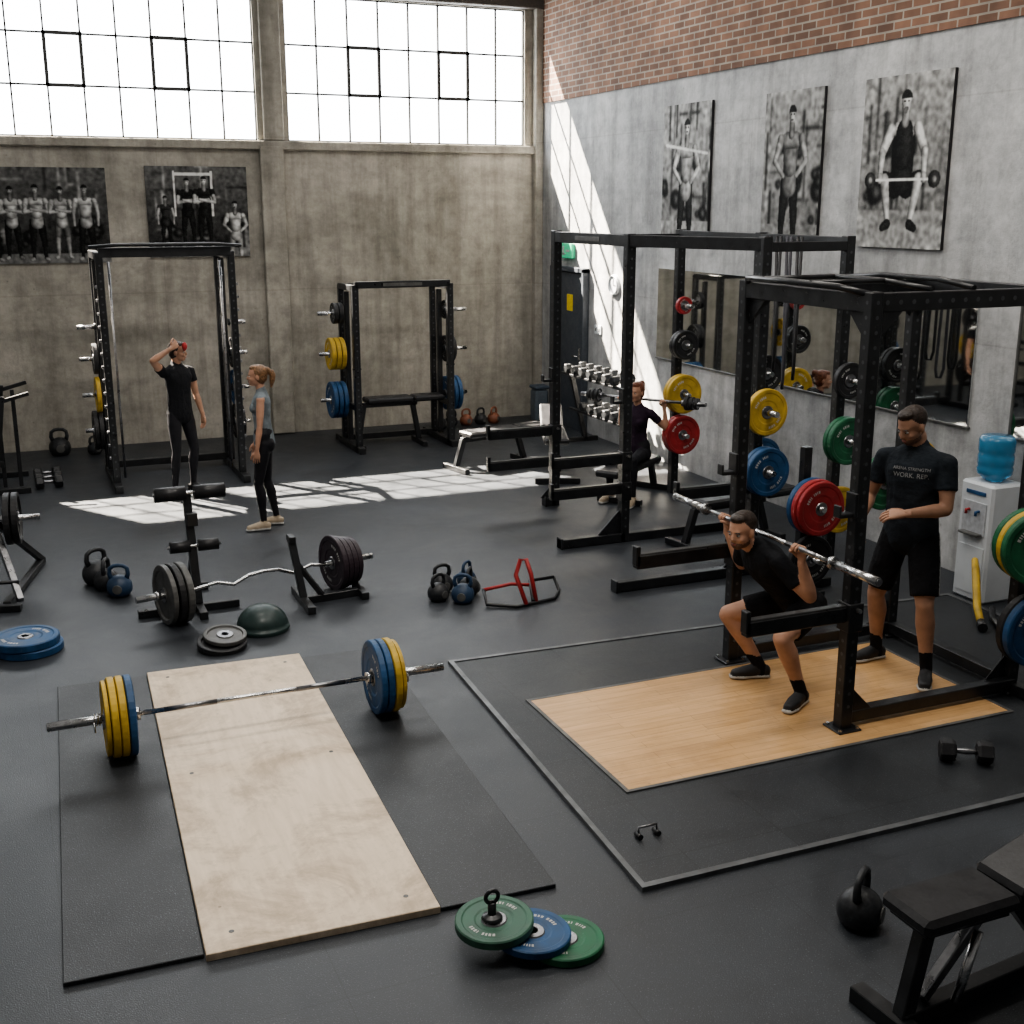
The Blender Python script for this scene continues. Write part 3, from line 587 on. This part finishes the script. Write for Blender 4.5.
mb=MB(); dumbbell(mb,(4.68,4.62,.083),(.85,-.55,0),.28,.062); mb.obj('dumbbell')
kettlebell('kettlebell',(3.16,3.62,0),.10,IRON,.6)
mb=MB(); S=-.06
mb.box((3.15+S,3.05,.46),(.46,.26,.07),VINYL,Matrix.Rotation(.02,3,'Z'),bev=.025); mb.box((3.72+S,3.10,.53),(.62,.26,.07),VINYL,Matrix.Rotation(.05,3,'Z')@Matrix.Rotation(-.28,3,'Y'),bev=.025)
mb.box((3.15+S,3.05,.415),(.40,.20,.02),STEEL)
mb.beam((3.02+S,3.03,.40),(2.92+S,3.0,.06),.06,.06,STEEL); mb.beam((2.92+S,2.78,.035),(2.88+S,3.22,.035),.07,.07,STEEL); mb.beam((2.9+S,3.0,.05),(4.1+S,3.12,.05),.07,.07,STEEL)
mb.beam((3.4+S,3.08,.42),(3.02+S,3.02,.10),.04,.05,DCHR); mb.beam((3.45+S,3.08,.42),(3.75+S,3.10,.06),.05,.06,STEEL); mb.tube([(3.2+S,2.95,.38),(3.1+S,2.93,.12)],.018,CHR); mb.beam((4.1+S,2.86,.035),(4.05+S,3.36,.035),.07,.07,STEEL); mb.beam((3.1+S,3.06,.40),(3.6+S,3.10,.42),.06,.05,STEEL)
mb.obj('adjustable_bench')
mb=MB(); x,y=6.95,6.86
mb.box((x,y,.47),(.32,.34,.94),WPL,bev=.02); mb.box((x-.163,y,.66),(.01,.24,.26),mat('cooler_grey',(.45,.47,.5),.4)); mb.box((x-.19,y,.54),(.06,.2,.02),GRY)
for s,c in ((-.05,BLU),(.05,RED)): mb.tube([(x-.16,y+s,.72),(x-.2,y+s,.72),(x-.2,y+s,.69)],.012,c,8); 
mb.box((x-.163,y,.86),(.012,.2,.03),BLU); mb.box((x-.163,y,.25),(.008,.26,.38),WPL)
mb.lathe((x,y,.94),(0,0,1),[(.06,0),(.075,.01),(.13,.06),(.135,.10),(.128,.12),(.135,.14),(.135,.2),(.128,.22),(.135,.24),(.135,.32),(.12,.35),(.001,.355)],BOT,28,True)
mb.obj('water_cooler')
mb=MB(); mb.tube([(6.35,6.25,.05),(6.5,6.45,.10),(6.62,6.62,.32),(6.72,6.74,.36)],[.028,.03,.03,.025],YEL,10); mb.tube([(6.3,6.18,.055),(6.37,6.27,.055)],.035,STEEL,10); mb.tube([(6.42,6.15,.05),(6.55,6.35,.05),(6.7,6.5,.05)],.022,STEEL,8); mb.obj('ab_roller_strap')
mb=MB()
mb.beam((-.15,9.55,.03),(.15,10.75,.03),.06,.05,STEEL); mb.beam((-.6,9.6,.03),(-.05,9.45,.03),.06,.05,STEEL); mb.beam((-.05,9.6,.04),(-.2,10.2,.55),.05,.05,DCHR); mb.beam((.15,10.7,.04),(-.2,10.2,.55),.05,.05,STEEL); mb.beam((-.2,10.2,.53),(-.8,10.3,.53),.05,.05,STEEL)
mb.tube([(-.05,9.7,.16),(-.5,9.8,.16)],.015,STEEL)
mb.obj('barbell_floor_stand')
mb=MB(); shaft(mb,(-1.9,10.30,.57),(.15,10.10,.57),.6); plate(mb,(-.02,10.117,.57),(1,-.1,0),.21,.05,BLK,iron=True); plate(mb,(-.08,10.12,.57),(1,-.1,0),.21,.05,BLK,iron=True); mb.obj('barbell')
mb=MB()
for y in (13.6,14.5):
    mb.beam((-.9,y,.03),(.15,y,.03),.06,.06,STEEL); mb.beam((-.2,y,.03),(-.05,y,1.05),.06,.06,STEEL)
    for k in range(3): mb.beam((-.05-.28*k,y,1.0-.12*k),(.22-.28*k,y,1.07-.12*k),.04,.04,STEEL)
for z in (.32,.62,.95): mb.beam((-.12,13.6,z),(-.12,14.5,z),.06,.06,STEEL); 
for x in (-.1,.06): mb.beam((x,13.7,1.02),(x,13.7,.06),.04,.04,STEEL); mb.beam((x,14.1,1.05),(x,14.1,.06),.04,.04,STEEL)
mb.obj('storage_rack')
mb=MB(); 
for y in (13.75,14.0,14.25): dumbbell(mb,(.34,y,.072),(1,.1,0),.28,.07,IRON)
mb.obj('dumbbell')
kettlebell('kettlebell',(.55,15.6,0),.13,IRON,0); kettlebell('kettlebell',(.95,15.5,0),.09,IRON,.5)
KO=mat('kb_orange',(.24,.09,.05),.5)
for i,(x,c) in enumerate(((5.70,IRON),(5.92,KO),(6.14,IRON),(6.34,KO),(5.5,IRON))): kettlebell('kettlebell',(x,15.6-.12*(i==4),0),.09,c,.2*i)
mb=MB(); mb.box((6.98,15.45,.24),(.20,.22,.46),mat('bin_grey',(.10,.125,.15),.5),bev=.03); mb.box((6.98,15.45,.50),(.22,.24,.05),mat('bin_lid',(.06,.08,.11),.5),bev=.02); mb.obj('trash_bin')
mb=MB(); 
for y in (12.3,13.9):
    mb.beam((6.95,y,.0),(6.72,y,.95),.06,.06,STEEL); mb.beam((6.5,y,.03),(7.12,y,.03),.06,.06,STEEL)
for z,x in ((.45,6.78),(.92,6.66)): mb.beam((x-.06,12.3,z),(x-.06,13.9,z),.05,.03,STEEL); mb.beam((x+.14,12.3,z+.02),(x+.14,13.9,z+.02),.05,.03,STEEL)
mb.obj('dumbbell_rack')
mb=MB()
for z,x,n in ((.45,6.82,6),(.92,6.70,7)):
    for k in range(n): dumbbell(mb,(x,12.45+k*.21,z+.085),(1,0,.08),.3,.06,IRON)
mb.obj('dumbbell')
bench('weight_bench',(5.95,9.0,0),.15,1.0,.42); bench('weight_bench',(5.75,12.3,0),1.2,1.2,.44,VINYL,.6); bench('weight_bench',(5.2,12.9,0),.2,1.0,.42)

# ------------------------------------------------------------ people
SK1=mat('skin_light',(.50,.28,.19),.5,0,.12,14); SK2=mat('skin_tan',(.42,.235,.155),.5,0,.14,14); LIP=mat('lips',(.34,.13,.10),.5); HB=mat('hair_dark',(.030,.018,.012),.5,0,.6,70,.6,.6,.01); HR=mat('hair_auburn',(.15,.05,.025),.45,0,.6,60,.6); HBL=mat('hair_brown',(.22,.12,.06),.45,0,.6,60,.6)
BEARD=mat('stubble',(.17,.095,.065),.7,0,.3,120)
EYW=mat('eye_white',(.5,.48,.45),.3); EYD=mat('eye_iris',(.02,.015,.01),.2)
def cloth(name,c,r=.85): return mat(name,c,r,0,.25,9,.9,.2,.035)
TEE=cloth('tee_charcoal',(.027,.033,.041)); TEEB=cloth('tee_black',(.016,.017,.020)); SHO=cloth('shorts_black',(.012,.012,.014)); LEG=mat('leggings_black',(.014,.014,.018),.6,0,.2,12,.3,.3,.01); TANK=cloth('tank_grey',(.19,.22,.24)); PLUM=cloth('top_plum',(.03,.018,.032)); SHOE=mat('shoe_black',(.02,.02,.022),.6); SHOT=mat('shoe_tan',(.42,.34,.25),.6); SOLE=mat('sole_white',(.5,.5,.48),.6); SOCK=cloth('sock_black',(.015,.015,.017)); STRIPE=mat('stripe_white',(.34,.34,.34),.7)
def ik(a,b,l1,l2,hint):
    a,b=V(a),V(b); d=b-a; L=min(d.length,(l1+l2)*.999); dn=d.normalized(); b=a+dn*L
    x=(l1*l1-l2*l2+L*L)/(2*L); h=math.sqrt(max(l1*l1-x*x,1e-6)); hv=V(hint); hv=(hv-dn*hv.dot(dn)).normalized()
    return a+dn*x+hv*h,b
class Body:
    def __init__(s): s.lofts=[]; s.ells=[]; s.post=MB()
    def loft(s,cs,ab,lab,side=None):
        cs=[V(c) for c in cs]; d=(cs[-1]-cs[0]).normalized(); a=V(side) if side is not None else frame(d)[0]
        a=(a-d*a.dot(d)).normalized(); b=d.cross(a); ab=[(q,q) if not isinstance(q,tuple) else q for q in ab]
        s.lofts.append((cs,ab,a,b,d,lab))
    def ell(s,c,R,rad,lab): s.ells.append((V(c),R,rad,lab))
    def mesh(s):
        m=MB(); n=18
        for cs,ab,a,b,d,lab in s.lofts:
            rings=[]
            r0=min(ab[0]); r1=min(ab[-1])
            for k in range(3,0,-1): g=k/3*pi/2*.93; rings.append((cs[0]-d*r0*math.sin(g)*.8,ab[0][0]*math.cos(g),ab[0][1]*math.cos(g)))
            rings+=[(c,q[0],q[1]) for c,q in zip(cs,ab)]
            for k in range(1,4): g=k/3*pi/2*.93; rings.append((cs[-1]+d*r1*math.sin(g)*.8,ab[-1][0]*math.cos(g),ab[-1][1]*math.cos(g)))
            if lab.endswith('_cut'): rings=rings[:-3]
            vs=[];fs=[]
            for c,ra,rb in rings:
                for k in range(n): g=2*pi*k/n; vs.append(c+a*ra*math.cos(g)+b*rb*math.sin(g))
            R=len(rings)
            for i in range(R-1):
                for k in range(n): fs.append([i*n+k,i*n+(k+1)%n,(i+1)*n+(k+1)%n,(i+1)*n+k])
            fs.append(list(range(n))[::-1]); fs.append([(R-1)*n+k for k in range(n)])
            m.add(vs,fs,STEEL)
        for c,R,rad,lab in s.ells: m.ell(c,R,rad,STEEL)
        return m
    def classify(s,P):
        best=np.full(len(P),1e9); lab=np.zeros(len(P),int); labs=[]
        def upd(dist,l):
            l=l.replace('_cut','')
            if l not in labs: labs.append(l)
            k=labs.index(l); q=dist<best; best[q]=dist[q]; lab[q]=k
        for cs,ab,a,b,d,l in s.lofts:
            a_,b_=np.array(a),np.array(b)
            for i in range(len(cs)-1):
                p,q=np.array(cs[i]),np.array(cs[i+1]); e=q-p; L=(e@e)+1e-12; t0=((P-p)@e)/L; tt=np.clip(t0,0,1)
                c=p+tt[:,None]*e; o=P-c; ra=ab[i][0]+(ab[i+1][0]-ab[i][0])*tt; rb=ab[i][1]+(ab[i+1][1]-ab[i][1])*tt
                oa=o@a_; ob=o@b_; oc=o@np.array(d); rm=np.minimum(ra,rb)
                dist=(np.sqrt((oa/ra)**2+(ob/rb)**2+(oc/rm)**2)-1)*rm
                if l.endswith('_cut') and i==len(cs)-2:
                    ov=t0>1.0; rr=np.sqrt((oa/ra)**2+(ob/rb)**2); 
                    dist=np.where(ov,np.maximum((rr-1)*rm,0)+(t0-1)*math.sqrt(L),dist)
                upd(dist,l)
        for c,R,rad,l in s.ells:
            o=(P-np.array(c))@np.array(R); r=np.array(rad); upd((np.sqrt(((o/r)**2).sum(1))-1)*r.min(),l)
        return lab,labs
def hand(B,W,D,N,left,skin,curl,s=1,thumb='open'):
    D=V(D).normalized(); N=V(N); N=(N-D*N.dot(D)).normalized(); T=N.cross(D) if left else D.cross(N)
    m=B.post
    def seg(pts,rs): m.tube(pts,rs,skin,10)
    vs=[];n=14; rings=[(-.03,.024,.021),(0,.026,.019),(.03,.036,.018),(.06,.041,.016),(.085,.041,.014),(.094,.034,.009)]
    for (h,a,b) in rings:
        for k in range(n): g=2*pi*k/n; vs.append(V(W)+D*h*s+T*a*s*math.cos(g)+N*b*s*math.sin(g))
    fs=[[i*n+k,i*n+(k+1)%n,(i+1)*n+(k+1)%n,(i+1)*n+k] for i in range(len(rings)-1) for k in range(n)]+[[(len(rings)-1)*n+k for k in range(n)]]
    m.add(vs,fs,skin,True)
    for off,L,r,sp in ((.030,.072,.0088,.06),(.0105,.080,.0092,.02),(-.0105,.074,.0088,-.03),(-.030,.058,.0078,-.1)):
        p=V(W)+D*.082*s+T*off*s; ang=0; pts=[p]; rs=[r*s*1.05]
        for q,c in zip((.45,.31,.24),curl):
            ang+=c; dd=(D+T*sp).normalized()*math.cos(ang)+N*math.sin(ang); p=p+dd*L*q*s; pts.append(p); rs.append(r*s*(.95 if q>.3 else .75))
        pts.append(p+dd*.004); rs.append(r*s*.35); seg(pts,rs)
    p=V(W)+D*.025*s+T*.026*s
    if thumb=='grip': dirs=[(T*.6+D*.6+N*.55),(D*.5+N*.8-T*.1),(N*.5-T*.8+D*.1)]
    else: dirs=[(T*.65+D*.75+N*.25),(D*.9+T*.3+N*.2),(D*.95+N*.25)]
    pts=[p]; rs=[.014*s]
    for dd,l,r in zip(dirs,(.036,.032,.026),(.0115,.010,.008)): p=p+dd.normalized()*l*s; pts.append(p); rs.append(r*s)
    pts.append(p+dirs[-1].normalized()*.004); rs.append(.004); seg(pts,rs)
def person(name,loc,yawd,ht,pelvis,up,look,feet,hands,skin,hair,mats,w=1.0,female=False,beard=False,extra=None,kneeh=None,neck=None,nl=.075):
    s=ht/1.80; B=Body(); Uv=V(up).normalized(); Lv=V((0,1,0)); Lv=(Lv-Uv*Lv.dot(Uv)).normalized(); Fv=Lv.cross(Uv).normalized()
    P=V(pelvis)
    sp=lambda tt,fo=0: P+Uv*tt*s+Fv*fo*s
    ww=w*(0.9 if female else 1)
    if female: tor=[(-.05,.155,.112,-.005),(.04,.150,.108,0),(.14,.120,.09,.0),(.22,.118,.09,.005),(.32,.138,.102,.01),(.40,.150,.10,0),(.455,.145,.078,-.005),(.49,.10,.062,-.01),(.52,.06,.05,-.01)]
    else: tor=[(-.07,.164,.118,0),(.04,.158,.114,.005),(.14,.148,.108,.01),(.24,.152,.11,.01),(.34,.168,.118,.01),(.42,.176,.112,.0),(.465,.165,.088,-.005),(.50,.115,.07,-.01),(.53,.07,.056,-.01)]
    top,bot,skn=mats['top'],mats['bot'],skin
    B.loft([sp(-.10),sp(-.03),sp(.07)],[(.115*s,.09*s),(.148*s,.105*s),(.143*s,.10*s)],'bot',Lv)
    B.loft([sp(a,o) for a,_,_,o in tor],[(b*s*ww,c*s) for _,b,c,_ in tor],'top',Lv)
    RT=Matrix((Fv,Lv,Uv)).transposed()
    if female:
        for y in (-1,1): B.ell(sp(.335,.078)+Lv*y*.058*s,RT,(.045*s,.054*s,.052*s),'top')
    else:
        for y in (-1,1): B.ell(sp(.375,.062)+Lv*y*.072*s,RT,(.052*s,.080*s,.065*s),'top')
    for y in (-1,1): B.ell(sp(-.05,-.038)+Lv*y*.066*s,RT,(.078*s,.074*s,.09*s),'bot')
    nb=sp(.515,-.005); look=V(look).normalized(); 
    HL=(V((0,0,1)).cross(look)).normalized(); HU=look.cross(HL).normalized(); HF=look
    nd=V(neck).normalized() if neck else (Uv*.35+V((0,0,1))*.65).normalized()
    nt_=nb+nd*nl*s+Fv*.012*s
    nr=.046 if female else .056
    B.loft([nb-Uv*.05*s,nb+(nt_-nb)*.3,nt_],[nr*1.2*s,nr*s,nr*.95*s],'skin')
    h_=s*.96
    C=nt_+HU*.075*h_+HF*.022*h_
    RH=Matrix((HF,HL,HU)).transposed(); hp=lambda a,b,c: C+HF*a*h_+HL*b*h_+HU*c*h_
    def he(a,b,c,rad,l): B.ell(hp(a,b,c),RH,tuple(r*h_ for r in rad),l)
    he(-.008,0,.03,(.096,.076,.090),'skin'); he(.024,0,-.022,(.070,.062,.082),'skin'); he(.050,0,-.082,(.036,.036,.026),'beard' if beard else 'skin')
    he(.02,0,-.06,(.062,.058,.045),'beard' if beard else 'skin')
    if beard: he(.045,0,-.068,(.050,.050,.030),'beard')
    for y in (-1,1): he(.062,y*.034,-.030,(.025,.024,.022),'skin')
    B.loft([hp(.088,0,.006),hp(.102,0,-.022),hp(.098,0,-.032)],[.009*s,.0115*s,.0145*s],'skin')
    he(.072,0,.022,(.022,.048,.011),'skin')
    for y in (-1,1): he(-.004,y*.076,-.008,(.018,.011,.032),'skin')
    k_=hair[1]
    if k_=='short': he(-.022,0,.046,(.093,.080,.084),'hair'); he(.022,0,.094,(.060,.058,.034),'hair')
    else: he(-.026,0,.040,(.094,.085,.088),'hair'); he(.018,0,.088,(.064,.062,.036),'hair'); he(-.042,0,-.005,(.070,.078,.085),'hair')
    if k_=='pony':
        he(-.11,0,.072,(.032,.03,.03),'hair'); B.loft([hp(-.11,0,.075),hp(-.145,0,.062),hp(-.165,0,.01),hp(-.162,0,-.05),hp(-.15,0,-.12)],[.024*s,.030*s,.034*s,.030*s,.012*s],'hair')
    elif k_=='bun': he(-.105,0,.085,(.045,.045,.045),'hair')
    def pe(a,b,c,rad,m_,nu=10): B.post.ell(hp(a,b,c),RH,tuple(r*h_ for r in rad),m_,nu,6)
    for y in (-1,1):
        pe(.0805,y*.030,.000,(.0105,.0125,.0060),EYW); pe(.0880,y*.029,.000,(.004,.0056,.0056),EYD,8); pe(.0865,y*.031,.018,(.008,.017,.0036),hair[0])
    pe(.0895,0,-.058,(.008,.021,.0035),LIP,12); pe(.0875,0,-.065,(.009,.018,.0045),LIP,12)
    for side,(W,hint,D,N,curl,th) in zip((1,-1),hands):
        sw=(.158 if female else .182)*ww**.5
        S=sp(.44,-.005)+Lv*side*sw*s
        E,Wp=ik(S,W,.285*s,.25*s,hint); k=.80 if female else .96*w
        slv=mats['sleeve']
        B.loft([sp(.465,-.012)+Lv*side*.06*s,S+Uv*.0],[(.046*s),(.050*s*k)],'top')
        B.ell(S-Uv*.008*s,Matrix.Identity(3),(.056*s*k,)*3,'top' if slv>0 else 'skin')
        B.loft([S,S.lerp(E,.35),S.lerp(E,.6),E],[.050*s*k,.053*s*k,.048*s*k,.037*s*k],'skin')
        B.loft([E,E.lerp(Wp,.25),E.lerp(Wp,.6),Wp],[.038*s*k,.043*s*k,.034*s*k,.025*s*k],'skin')
        if slv>0: B.loft([S,S.lerp(E,slv*.5),S.lerp(E,slv)],[.057*s*k,.060*s*k,.062*s*k],'top_cut')
        dd=V(D) if D is not None else (Wp-E)
        hand(B,Wp,dd,N,side==1,skn,curl,s*(.92 if female else 1.03),th)
    for i,side in enumerate((1,-1)):
        fx,fy,fz,ty=feet[i]; A=V((fx,fy,fz+.085*s)); Hj=P+Lv*side*.082*s-Uv*.03*s; td=V((math.cos(ty),math.sin(ty),0)); tl=V((-td.y,td.x,0))
        kh=(kneeh[i] if kneeh else td*1.0+V((0,0,.05)))
        K,A2=ik(Hj,A,.435*s,.415*s,kh); A=A2; k=.95 if female else 1.0*w**.5
        ll=mats.get('leglab','skin')
        B.loft([Hj,Hj.lerp(K,.3),Hj.lerp(K,.7),K],[.080*s*k,.082*s*k,.066*s*k,.053*s*k],ll)
        B.loft([K,K.lerp(A,.28)-td*.012*s,K.lerp(A,.6)-td*.005*s,A],[.051*s*k,.058*s*k,.044*s*k,.033*s*k],ll)
        if mats['short']>0: B.loft([Hj,Hj.lerp(K,.4),Hj.lerp(K,mats['short'])],[.088*s*k,.092*s*k,.084*s*k],'bot_cut')
        if mats.get('stripe'):
            K2=Hj.lerp(K,mats['short']*.97); ol=Lv*side-(K-Hj).normalized()*(Lv*side).dot((K-Hj).normalized())
            B.loft([Hj+ol*.090*s,Hj.lerp(K2,.5)+ol*.091*s,K2+ol*.083*s],[.009*s,.009*s,.009*s],'stripe')
        if mats.get('sock'): B.loft([K.lerp(A,.74),A],[.041*s,.038*s],'sock')
        fb=V((A.x,A.y,fz)); z_=lambda f_,h: fb+td*f_*s+V((0,0,h*s))
        B.loft([z_(-.045,.048),z_(.02,.054),z_(.09,.045),z_(.165,.036)],[(.036*s,.038*s),(.038*s,.045*s),(.045*s,.036*s),(.034*s,.026*s)],'shoe',tl)
        B.loft([z_(-.058,.014),z_(.05,.014),z_(.12,.014),z_(.185,.015)],[(.038*s,.014*s),(.038*s,.014*s),(.049*s,.014*s),(.035*s,.014*s)],'sole',tl)
        B.loft([A,z_(-.01,.05)],[.036*s,.04*s],'shoe' if not mats.get('sock') else 'sock')
    if extra: extra(B,hp,s)
    src=B.mesh().obj('tmp',loc=(0,0,0),rot=(0,0,1e-9),norm=False)
    bpy.context.view_layer.update()
    md=src.modifiers.new('r','REMESH'); md.mode='VOXEL'; md.voxel_size=.007
    m2=src.modifiers.new('s','SMOOTH'); m2.factor=.5; m2.iterations=4
    dg=bpy.context.evaluated_depsgraph_get(); me=bpy.data.meshes.new_from_object(src.evaluated_get(dg))
    nv=len(me.vertices); npf=len(me.polygons); co_=np.empty(nv*3); me.vertices.foreach_get('co',co_); co_=co_.reshape(-1,3)
    cen=np.empty(npf*3); me.polygons.foreach_get('center',cen); cen=cen.reshape(-1,3)
    lab,labs=B.classify(cen); mp={'top':top,'bot':bot,'skin':skn,'hair':hair[0],'beard':BEARD,'shoe':mats['shoe'],'sole':mats.get('sole',SOLE),'sock':SOCK,'leg':bot,'stripe':STRIPE}
    out=MB()
    for l in labs: out.mi(mp[l])
    idx=[out.mats.index(mp[l]) for l in labs]
    out.v=[tuple(p) for p in co_]; out.f=[list(p.vertices) for p in me.polygons]; out.m=[idx[k] for k in lab]; out.sm=[True]*npf
    o0=len(out.v); out.v+=B.post.v
    for fc,mi_,sm in zip(B.post.f,B.post.m,B.post.sm): out.f.append([a+o0 for a in fc]); out.m.append(out.mi(B.post.mats[mi_])); out.sm.append(True)
    bpy.data.objects.remove(src)
    ob=out.obj(name,loc=loc,rot=(0,0,math.radians(yawd)),norm=False)
    bm=bmesh.new(); bm.from_mesh(ob.data); bmesh.ops.recalc_face_normals(bm,faces=bm.faces); bm.to_mesh(ob.data); bm.free()
    return ob
relax=(.25,.35,.25); grip=(.95,1.15,.8)
Z=.024
bx,bz=-.06,1.025
hd=lambda y: (V((bx-.035,y,bz-.088)),V((-.5,.35*(1 if y>0 else -1),-1)),V((.05,0,1)),V((1,0,0)),grip,'grip')
person('squatting_man',(4.13,5.96,Z),180,1.82,(-.35,.05,.565),(.68,-.05,.74),(1,.35,-.16),[(-.18,.34,0,.5),(-.20,-.13,0,-.3)],[hd(.38),hd(-.42)],SK1,(HB,'short'),dict(top=TEEB,bot=SHO,sleeve=.62,short=.72,shoe=SHOE,sock=True),1.08,beard=True,kneeh=[V((1,.5,.3)),V((1,-.45,.3))],neck=(.75,0,.6),nl=.075)
mb=MB(); shaft(mb,(4.19,4.86,Z+bz),(4.19,6.98,Z+bz),.655); mb.obj('barbell')
co_man=person('coach_man',(5.25,5.83,Z),212,1.87,(0.0,0,.97),(.04,0,1),(.8,-.42,-.38),[(.10,.20,0,.25),(-.12,-.20,0,-.55)],
 [(V((.27,.04,1.13)),V((-.5,.9,-.6)),V((.25,-1,-.15)),V((-.5,-.1,-1)),relax,'open'),(V((.20,-.27,1.02)),V((-1,-.4,-.5)),V((.5,.05,-.8)),V((0,1,0)),(.5,.6,.5),'open')],
 SK2,(HB,'short'),dict(top=TEE,bot=SHO,sleeve=.6,short=.86,shoe=SHOE,sock=True,stripe=True),1.06,beard=True)
def tee_text(ob,lines,fwd,z0,size):
    for k,tx in enumerate(lines):
        cu=bpy.data.curves.new('print','FONT'); cu.body=tx; cu.size=size*(1 if k==0 else 1.5); cu.align_x='CENTER'; cu.extrude=0
        o=bpy.data.objects.new('tee_print',cu); SC.collection.objects.link(o); bpy.context.view_layer.update()
        me=bpy.data.meshes.new_from_object(o); bpy.data.objects.remove(o)
        bm=bmesh.new(); bm.from_mesh(me); bmesh.ops.subdivide_edges(bm,edges=[e for e in bm.edges if e.calc_length()>.02],cuts=2); bm.to_mesh(me); bm.free()
        me.transform(Matrix(((0,0,1,fwd),(1,0,0,0.01),(0,1,0,z0-.045*k),(0,0,0,1))))
        me.materials.append(STRIPE); o=bpy.data.objects.new('tee_print',me); SC.collection.objects.link(o); o.parent=ob
        m=o.modifiers.new('s','SHRINKWRAP'); m.target=ob; m.wrap_method='PROJECT'; m.use_project_x=True; m.use_project_y=False; m.use_project_z=False; m.use_negative_direction=True; m.use_positive_direction=False; m.offset=.003
tee_text(co_man,['ARENA STRENGTH','WORK. REP.'],.35,1.375,.027)
person('woman_standing',(2.2,11.18,0),165,1.62,(0,0,.86),(.02,0,1),(1,.05,.02),[(.03,.11,0,.25),(-.08,-.09,0,-.05)],
 [(V((.06,.23,.74)),V((-1,.3,0)),V((.1,-.05,-1)),V((0,-1,0)),relax,'open'),(V((.10,-.22,.76)),V((-1,-.3,0)),V((.1,.05,-1)),V((0,1,0)),relax,'open')],
 SK1,(HBL,'pony'),dict(top=TANK,bot=LEG,sleeve=0,short=0,leglab='leg',shoe=SHOT),1.0,True)
def redx(B,hp,s): B.post.ell(hp(.115,-.10,.075),Matrix.Identity(3),(.028,.028,.045),RED,12,8)
person('man_shading_eyes',(1.68,13.0,0),-62,1.68,(0,0,.89),(.0,0,1),(.8,.6,.0),[(.02,.10,0,.3),(.0,-.12,0,-.25)],
 [(V((.10,.22,.82)),V((-1,.4,0)),V((.2,-.1,-1)),V((0,-1,0)),relax,'open'),(V((.17,-.17,1.57)),V((-.1,-1,-.2)),V((-.1,.8,.45)),V((-1,0,-.2)),(.5,.6,.4),'open')],
 SK2,(HB,'med'),dict(top=TEEB,bot=LEG,sleeve=.45,short=0,leglab='leg',shoe=SHOE,sole=SHOE),.95,extra=redx)
bx2,bz2=-.06,1.03; wl=(6.08,10.92,0); wy=215
hw=lambda y: (V((bx2-.02,y,bz2-.075)),V((-.4,.3*(1 if y>0 else -1),-1)),V((.05,0,1)),V((1,0,0)),grip,'grip')
person('woman_seated',wl,wy,1.68,(0,0,.50),(.08,0,1),(1,-.1,.0),[(.42,.16,0,.15),(.36,-.14,0,-.1)],[hw(.25),hw(-.25)],SK1,(HR,'bun'),dict(top=PLUM,bot=LEG,sleeve=.5,short=0,leglab='leg',shoe=SHOT),1.0,True,kneeh=[V((1,.1,1)),V((1,-.1,1))])
bench('weight_bench',(wl[0],wl[1],0),math.radians(wy),.85,.365)
mb=MB(); yr=math.radians(wy); F2=V((math.cos(yr),math.sin(yr),0)); L2=V((-F2.y,F2.x,0)); c=V((wl[0],wl[1],bz2))+F2*bx2
shaft(mb,c-L2*.72,c+L2*.72,.46,DCHR)
for sgn in (-1,1):
    for i in range(3): plate(mb,c+L2*sgn*(.52+.05*i),L2,.075-.008*i,.035,BLK,iron=True)
mb.obj('barbell')

# ------------------------------------------------------------ lighting
w=bpy.data.worlds.new('world'); SC.world=w; w.use_nodes=True; nn=w.node_tree; bg=nn.nodes['Background']
bg.inputs['Color'].default_value=(.95,.98,1,1); bg.inputs['Strength'].default_value=9
for (x0,x1) in (W1,W2):
    l=bpy.data.lights.new('window_portal','AREA'); l.shape='RECTANGLE'; l.size=x1-x0; l.size_y=WZ[1]-WZ[0]; l.cycles.is_portal=True
    o=bpy.data.objects.new('window_portal',l); SC.collection.objects.link(o); o.location=((x0+x1)/2,YB+.1,(WZ[0]+WZ[1])/2); o.rotation_euler=(-pi/2,0,0)
s=bpy.data.lights.new('sun','SUN'); s.energy=95; s.angle=.012; s.color=(1,.89,.74)
o=bpy.data.objects.new('sun',s); SC.collection.objects.link(o); o.rotation_euler=V((.50,-.78,-1)).to_track_quat('-Z','Y').to_euler(); o.location=(2,20,8)
LM=mat('fill_housing',(.2,.2,.2),.5)  # casing for the added overhead fill lights
for i,(x,y,e) in enumerate(((1.0,4.4,150),(4.6,4.6,105),(1.2,8.2,80),(4.8,8.2,90),(1.8,12.2,60),(5.6,12.2,60))):  # added overhead fill to brighten the room; no such fixtures are seen
    l=bpy.data.lights.new('ceiling_fill','AREA'); l.shape='RECTANGLE'; l.size=2.2; l.size_y=1.2; l.energy=e; l.color=(1,.95,.88) if y<9 else (1,.98,.95)
    o=bpy.data.objects.new('ceiling_fill',l); SC.collection.objects.link(o); o.location=(x,y,ZC-.3)
    mb=MB(); mb.box((x,y,ZC-.22),(2.3,1.3,.1),LM); mb.obj('ceiling_fill_housing')  # invented box above each fill light, out of view
